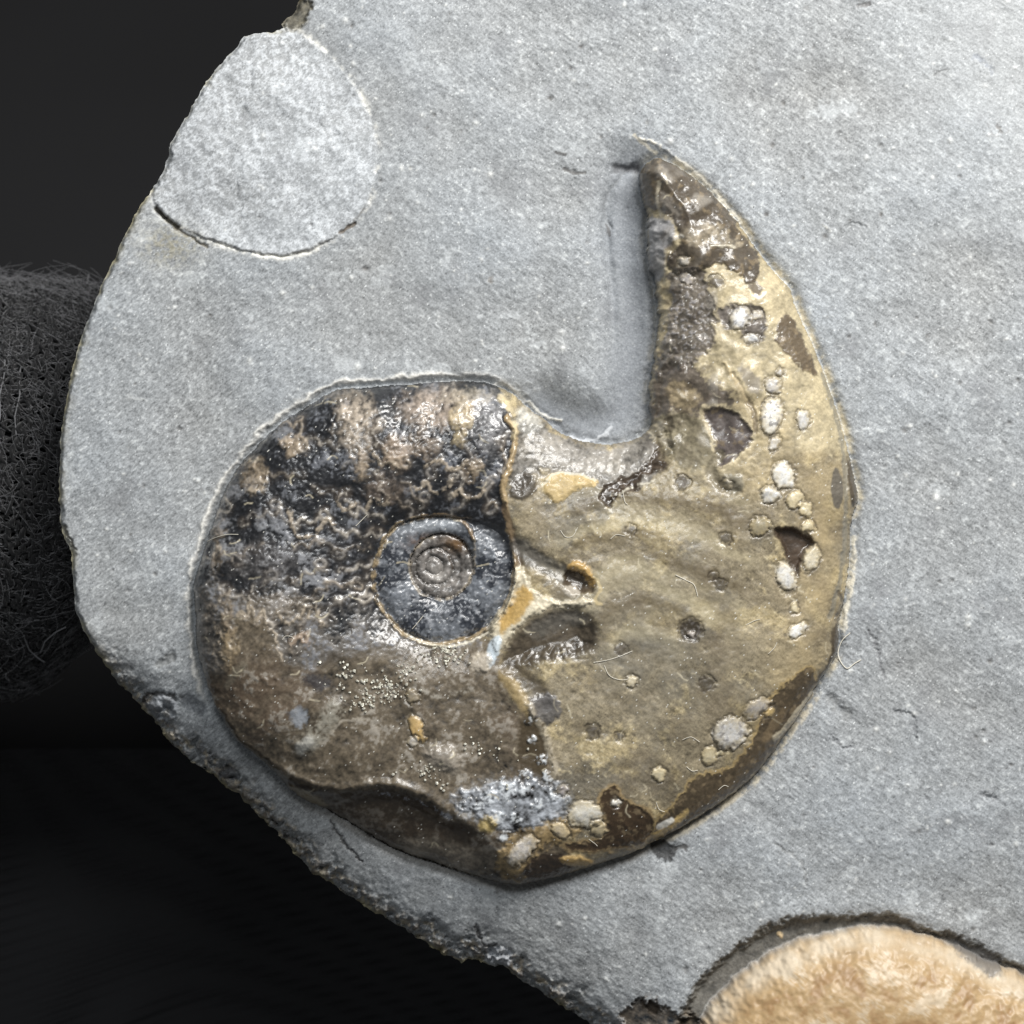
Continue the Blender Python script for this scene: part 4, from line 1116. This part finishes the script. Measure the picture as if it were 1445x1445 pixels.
# ------------------------------------------------------------------ gloved finger behind the slab
M_YARN = plain("black_knit_yarn", (0.010, 0.010, 0.011), 0.7, 0.3, 0.0, PXF / 8, 0.2)
M_CORE = plain("black_glove_lining", (0.008, 0.008, 0.009), 0.9, 0.1)
M_FUZZ = plain("grey_fuzz", (0.24, 0.24, 0.25), 0.55, 0.3)
FR = 314.0                                  # radius in design px (9.3 mm)
FZ = -132 - FR - 10
fc = np.array([(-160 - MID) * S, (MID - 684) * S, FZ * S])
finger = empty("gloved_finger", tuple(fc))
finger["label"] = "fuzzy black knitted glove finger behind the left edge of the stone"
finger["category"] = "glove finger"
AX0, AX1 = -560.0, 400.0
def finger_pt(u, phi, rr):
    """u along the finger (px from the empty), phi round it (0 = towards the camera, + = up)"""
    rad_ = rr * np.sqrt(np.clip(1 - np.clip((u - 180) / 300.0, 0, 1) ** 2.2, 0.02, 1)) * (1 + 0.02 * np.sin(u / 90.0))
    yy = rad_ * np.sin(phi) * 0.985 * np.where(np.sin(phi) < 0, 1 - 0.35 * sm(110, 300, u), 1.0) - 0.02 * u
    return np.stack([u * S, yy * S, rad_ * np.cos(phi) * S], -1)
uu = np.linspace(AX0, AX1, 90)
pp = np.linspace(0, 2 * np.pi, 73)[:-1]
UU, PP = np.meshgrid(uu, pp, indexing='ij')
vc = finger_pt(UU, PP, FR - 9).reshape(-1, 3)
ii = np.arange(89)[:, None] * 72 + np.arange(72)[None, :]
jj = np.arange(89)[:, None] * 72 + (np.arange(72)[None, :] + 1) % 72
fcq = np.stack([ii, jj, jj + 72, ii + 72], -1).reshape(-1, 4)
mesh_obj("glove_lining", vc, fcq, M_CORE, finger)
paths, rads = [], []
WALE, COURSE = 23.0, 17.0
nw = int(math.radians(210) * FR / WALE)
for ci in range(int((AX1 - 40 - AX0) / COURSE)):
    u0 = AX0 + 20 + ci * COURSE
    if u0 < -40 - 20 * 0 and u0 < -250:
        continue
    t = np.linspace(0, nw * 2 * np.pi, nw * 16)
    ph = (t / (2 * np.pi) * WALE + 0.25 * WALE * np.sin(2 * t)) / FR - math.radians(95)
    jit = fbm(t * 0.5, np.full_like(t, ci * 7.3), 2.2, 2, 5)
    ph = ph + jit * 5.5 / FR
    uo = u0 + 0.92 * COURSE * np.cos(t) + 5.0 * fbm(t * 0.5, np.full_like(t, ci * 3.1), 1.7, 2, 9) + 12 * np.sin(ph * 2.0)
    rr = FR + 4.2 * np.cos(2 * t) + 3.0 * fbm(t * 0.5, np.full_like(t, ci * 5.7), 1.5, 2, 13)
    for ply in (0, math.pi):
        tw = t * 2.6 + ply + ci
        paths.append(finger_pt(uo + 1.9 * np.cos(tw), ph + 1.2 * np.cos(tw + 1) / FR, rr + 1.9 * np.sin(tw)))
        rads.append((2.5 + 0.7 * fbm(t * 0.5, np.full_like(t, ci * 2.1 + ply), 2.0, 2, 17)) * S)
v, f = tubes(paths, rads, 4)
yo = mesh_obj("knit_stitches", v, f, M_YARN, finger)
yo["kind"] = "stuff"
# fuzz
paths, rads = [], []
for k in range(5200):
    u0 = rng.uniform(-60, 330)
    ph = rng.uniform(math.radians(-90), math.radians(100))
    L_ = 6 + 42 * rng.random() ** 2 * (1.9 if ph > 1.1 else 1)
    d1, d2 = rng.normal(0, 1), rng.normal(0, 1)
    tt = np.linspace(0, 1, 6)
    rr = FR + 2 + L_ * 0.5 * tt * rng.uniform(0.05, 1.0)
    curl = rng.normal(0, 0.6)
    paths.append(finger_pt(u0 + L_ * 0.6 * (d1 * tt + curl * np.sin(tt * 3)), ph + L_ * 0.6 / FR * (d2 * tt - curl * np.sin(tt * 2.4)), rr))
    rads.append(np.linspace(0.5, 0.25, 6) * S)
v, f = tubes(paths, rads, 3)
fz = mesh_obj("fuzz", v, f, M_FUZZ, finger)
fz["kind"] = "stuff"
# loose threads one can tell apart
def thread(pts, rad_px, lift):
    P = []
    sc = (D / S - FZ - FR * 0.7) / (D / S)
    for a, b in pts:
        xw, yw = (a - MID) * sc, (MID - b) * sc
        u = xw - (fc[0] / S)
        s_ = np.clip((yw - fc[1] / S + 0.02 * u) / (FR * 0.985), -1.05, 1.05)
        ph = math.asin(max(-1, min(1, s_)))
        p = finger_pt(np.array([u]), np.array([ph]), FR + lift)[0]
        p[1] = (yw - fc[1] / S) * S
        P.append(p)
    P = smooth(np.array(P), 5, False) if False else np.array(P)
    out_ = []
    for i in range(len(P) - 1):
        for q_ in range(4):
            out_.append(P[i] + (P[i + 1] - P[i]) * q_ / 4)
    out_.append(P[-1])
    v_, f_ = tubes([np.array(out_)], [rad_px * S], 4)
    mesh_obj("loose_thread", v_, f_, M_FUZZ, finger)
thread([(96, 414), (97, 398), (98, 384), (100, 372)], 1.2, 6)
thread([(12, 500), (14, 530), (10, 560), (13, 590), (9, 610)], 0.9, 8)
thread([(38, 505), (35, 530), (38, 560), (33, 590), (36, 615)], 0.9, 8)
thread([(4, 640), (7, 665), (9, 690), (12, 715)], 0.9, 8)
thread([(48, 470), (56, 466), (64, 474), (62, 488)], 0.8, 8)
thread([(36, 900), (40, 918), (50, 930), (58, 936)], 1.0, 10)
thread([(55, 922), (64, 905), (80, 892), (96, 884)], 0.9, 10)
thread([(8, 385), (6, 400), (10, 415)], 0.8, 5)

# ------------------------------------------------------------------ dark cloth far behind
m, nt, b = principled("black_twill_cloth")
L = nt.links
tc = N(nt, "ShaderNodeTexCoord")
mp = N(nt, "ShaderNodeMapping")
mp.inputs["Rotation"].default_value = (0, 0, math.radians(-12))
L.new(tc.outputs["Object"], mp.inputs["Vector"])
wv1 = N(nt, "ShaderNodeTexWave", bands_direction='Y')
wv1.inputs["Scale"].default_value = 0.32 * PXF / 19.0
wv1.inputs["Distortion"].default_value = 0.5
wv1.inputs["Detail"].default_value = 2
wv2 = N(nt, "ShaderNodeTexWave", bands_direction='DIAGONAL')
wv2.inputs["Scale"].default_value = 0.32 * PXF / 34.0
wv2.inputs["Distortion"].default_value = 0.3
for q_ in (wv1, wv2):
    L.new(mp.outputs[0], q_.inputs["Vector"])
ml = N(nt, "ShaderNodeMath", operation='MULTIPLY')
L.new(wv1.outputs["Fac"], ml.inputs[0])
L.new(wv2.outputs["Fac"], ml.inputs[1])
bp = N(nt, "ShaderNodeBump")
bp.inputs["Distance"].default_value = 7 * S
L.new(ml.outputs[0], bp.inputs["Height"])
L.new(bp.outputs[0], b.inputs["Normal"])
b.inputs["Base Color"].default_value = (0.034, 0.034, 0.036, 1)
b.inputs["Roughness"].default_value = 0.85
b.inputs["Specular IOR Level"].default_value = 0.2
M_CLOTH = m
M_BACK = plain("matte_charcoal_board", (0.018, 0.018, 0.019), 0.85, 0.15, 0.0, 30)
def sheet(name, x0, x1, y0, y1, n_, zf, mat):
    gx_, gy_ = np.linspace(x0, x1, n_), np.linspace(y0, y1, n_)
    A, B = np.meshgrid(gx_, gy_)
    ci_ = np.arange(n_ * n_).reshape(n_, n_)
    cf_ = np.stack([ci_[:-1, :-1], ci_[:-1, 1:], ci_[1:, 1:], ci_[1:, :-1]], -1).reshape(-1, 4)
    return mesh_obj(name, np.stack([A, B, zf(A, B)], -1).reshape(-1, 3), cf_, mat)
board = sheet("backdrop", -0.16, 0.16, -0.14, 0.20, 60, lambda A, B: -0.036 - 0.05 * sm(-0.02, 0.05, B), M_BACK)
board["kind"] = "structure"
cl_ = sheet("black_cloth", -0.052, 0.014, -0.056, -0.0125, 120,
            lambda A, B: -0.0345 + 0.021 * np.exp(-((A + 0.030) ** 2 + (B + 0.031) ** 2) / 0.0105 ** 2) + 0.0006 * fbm(A * 120, B * 120, 1.0, 2, 3), M_CLOTH)
cl_["label"] = "fold of black woven cloth lying below the stone's chipped lower edge"
cl_["category"] = "cloth"
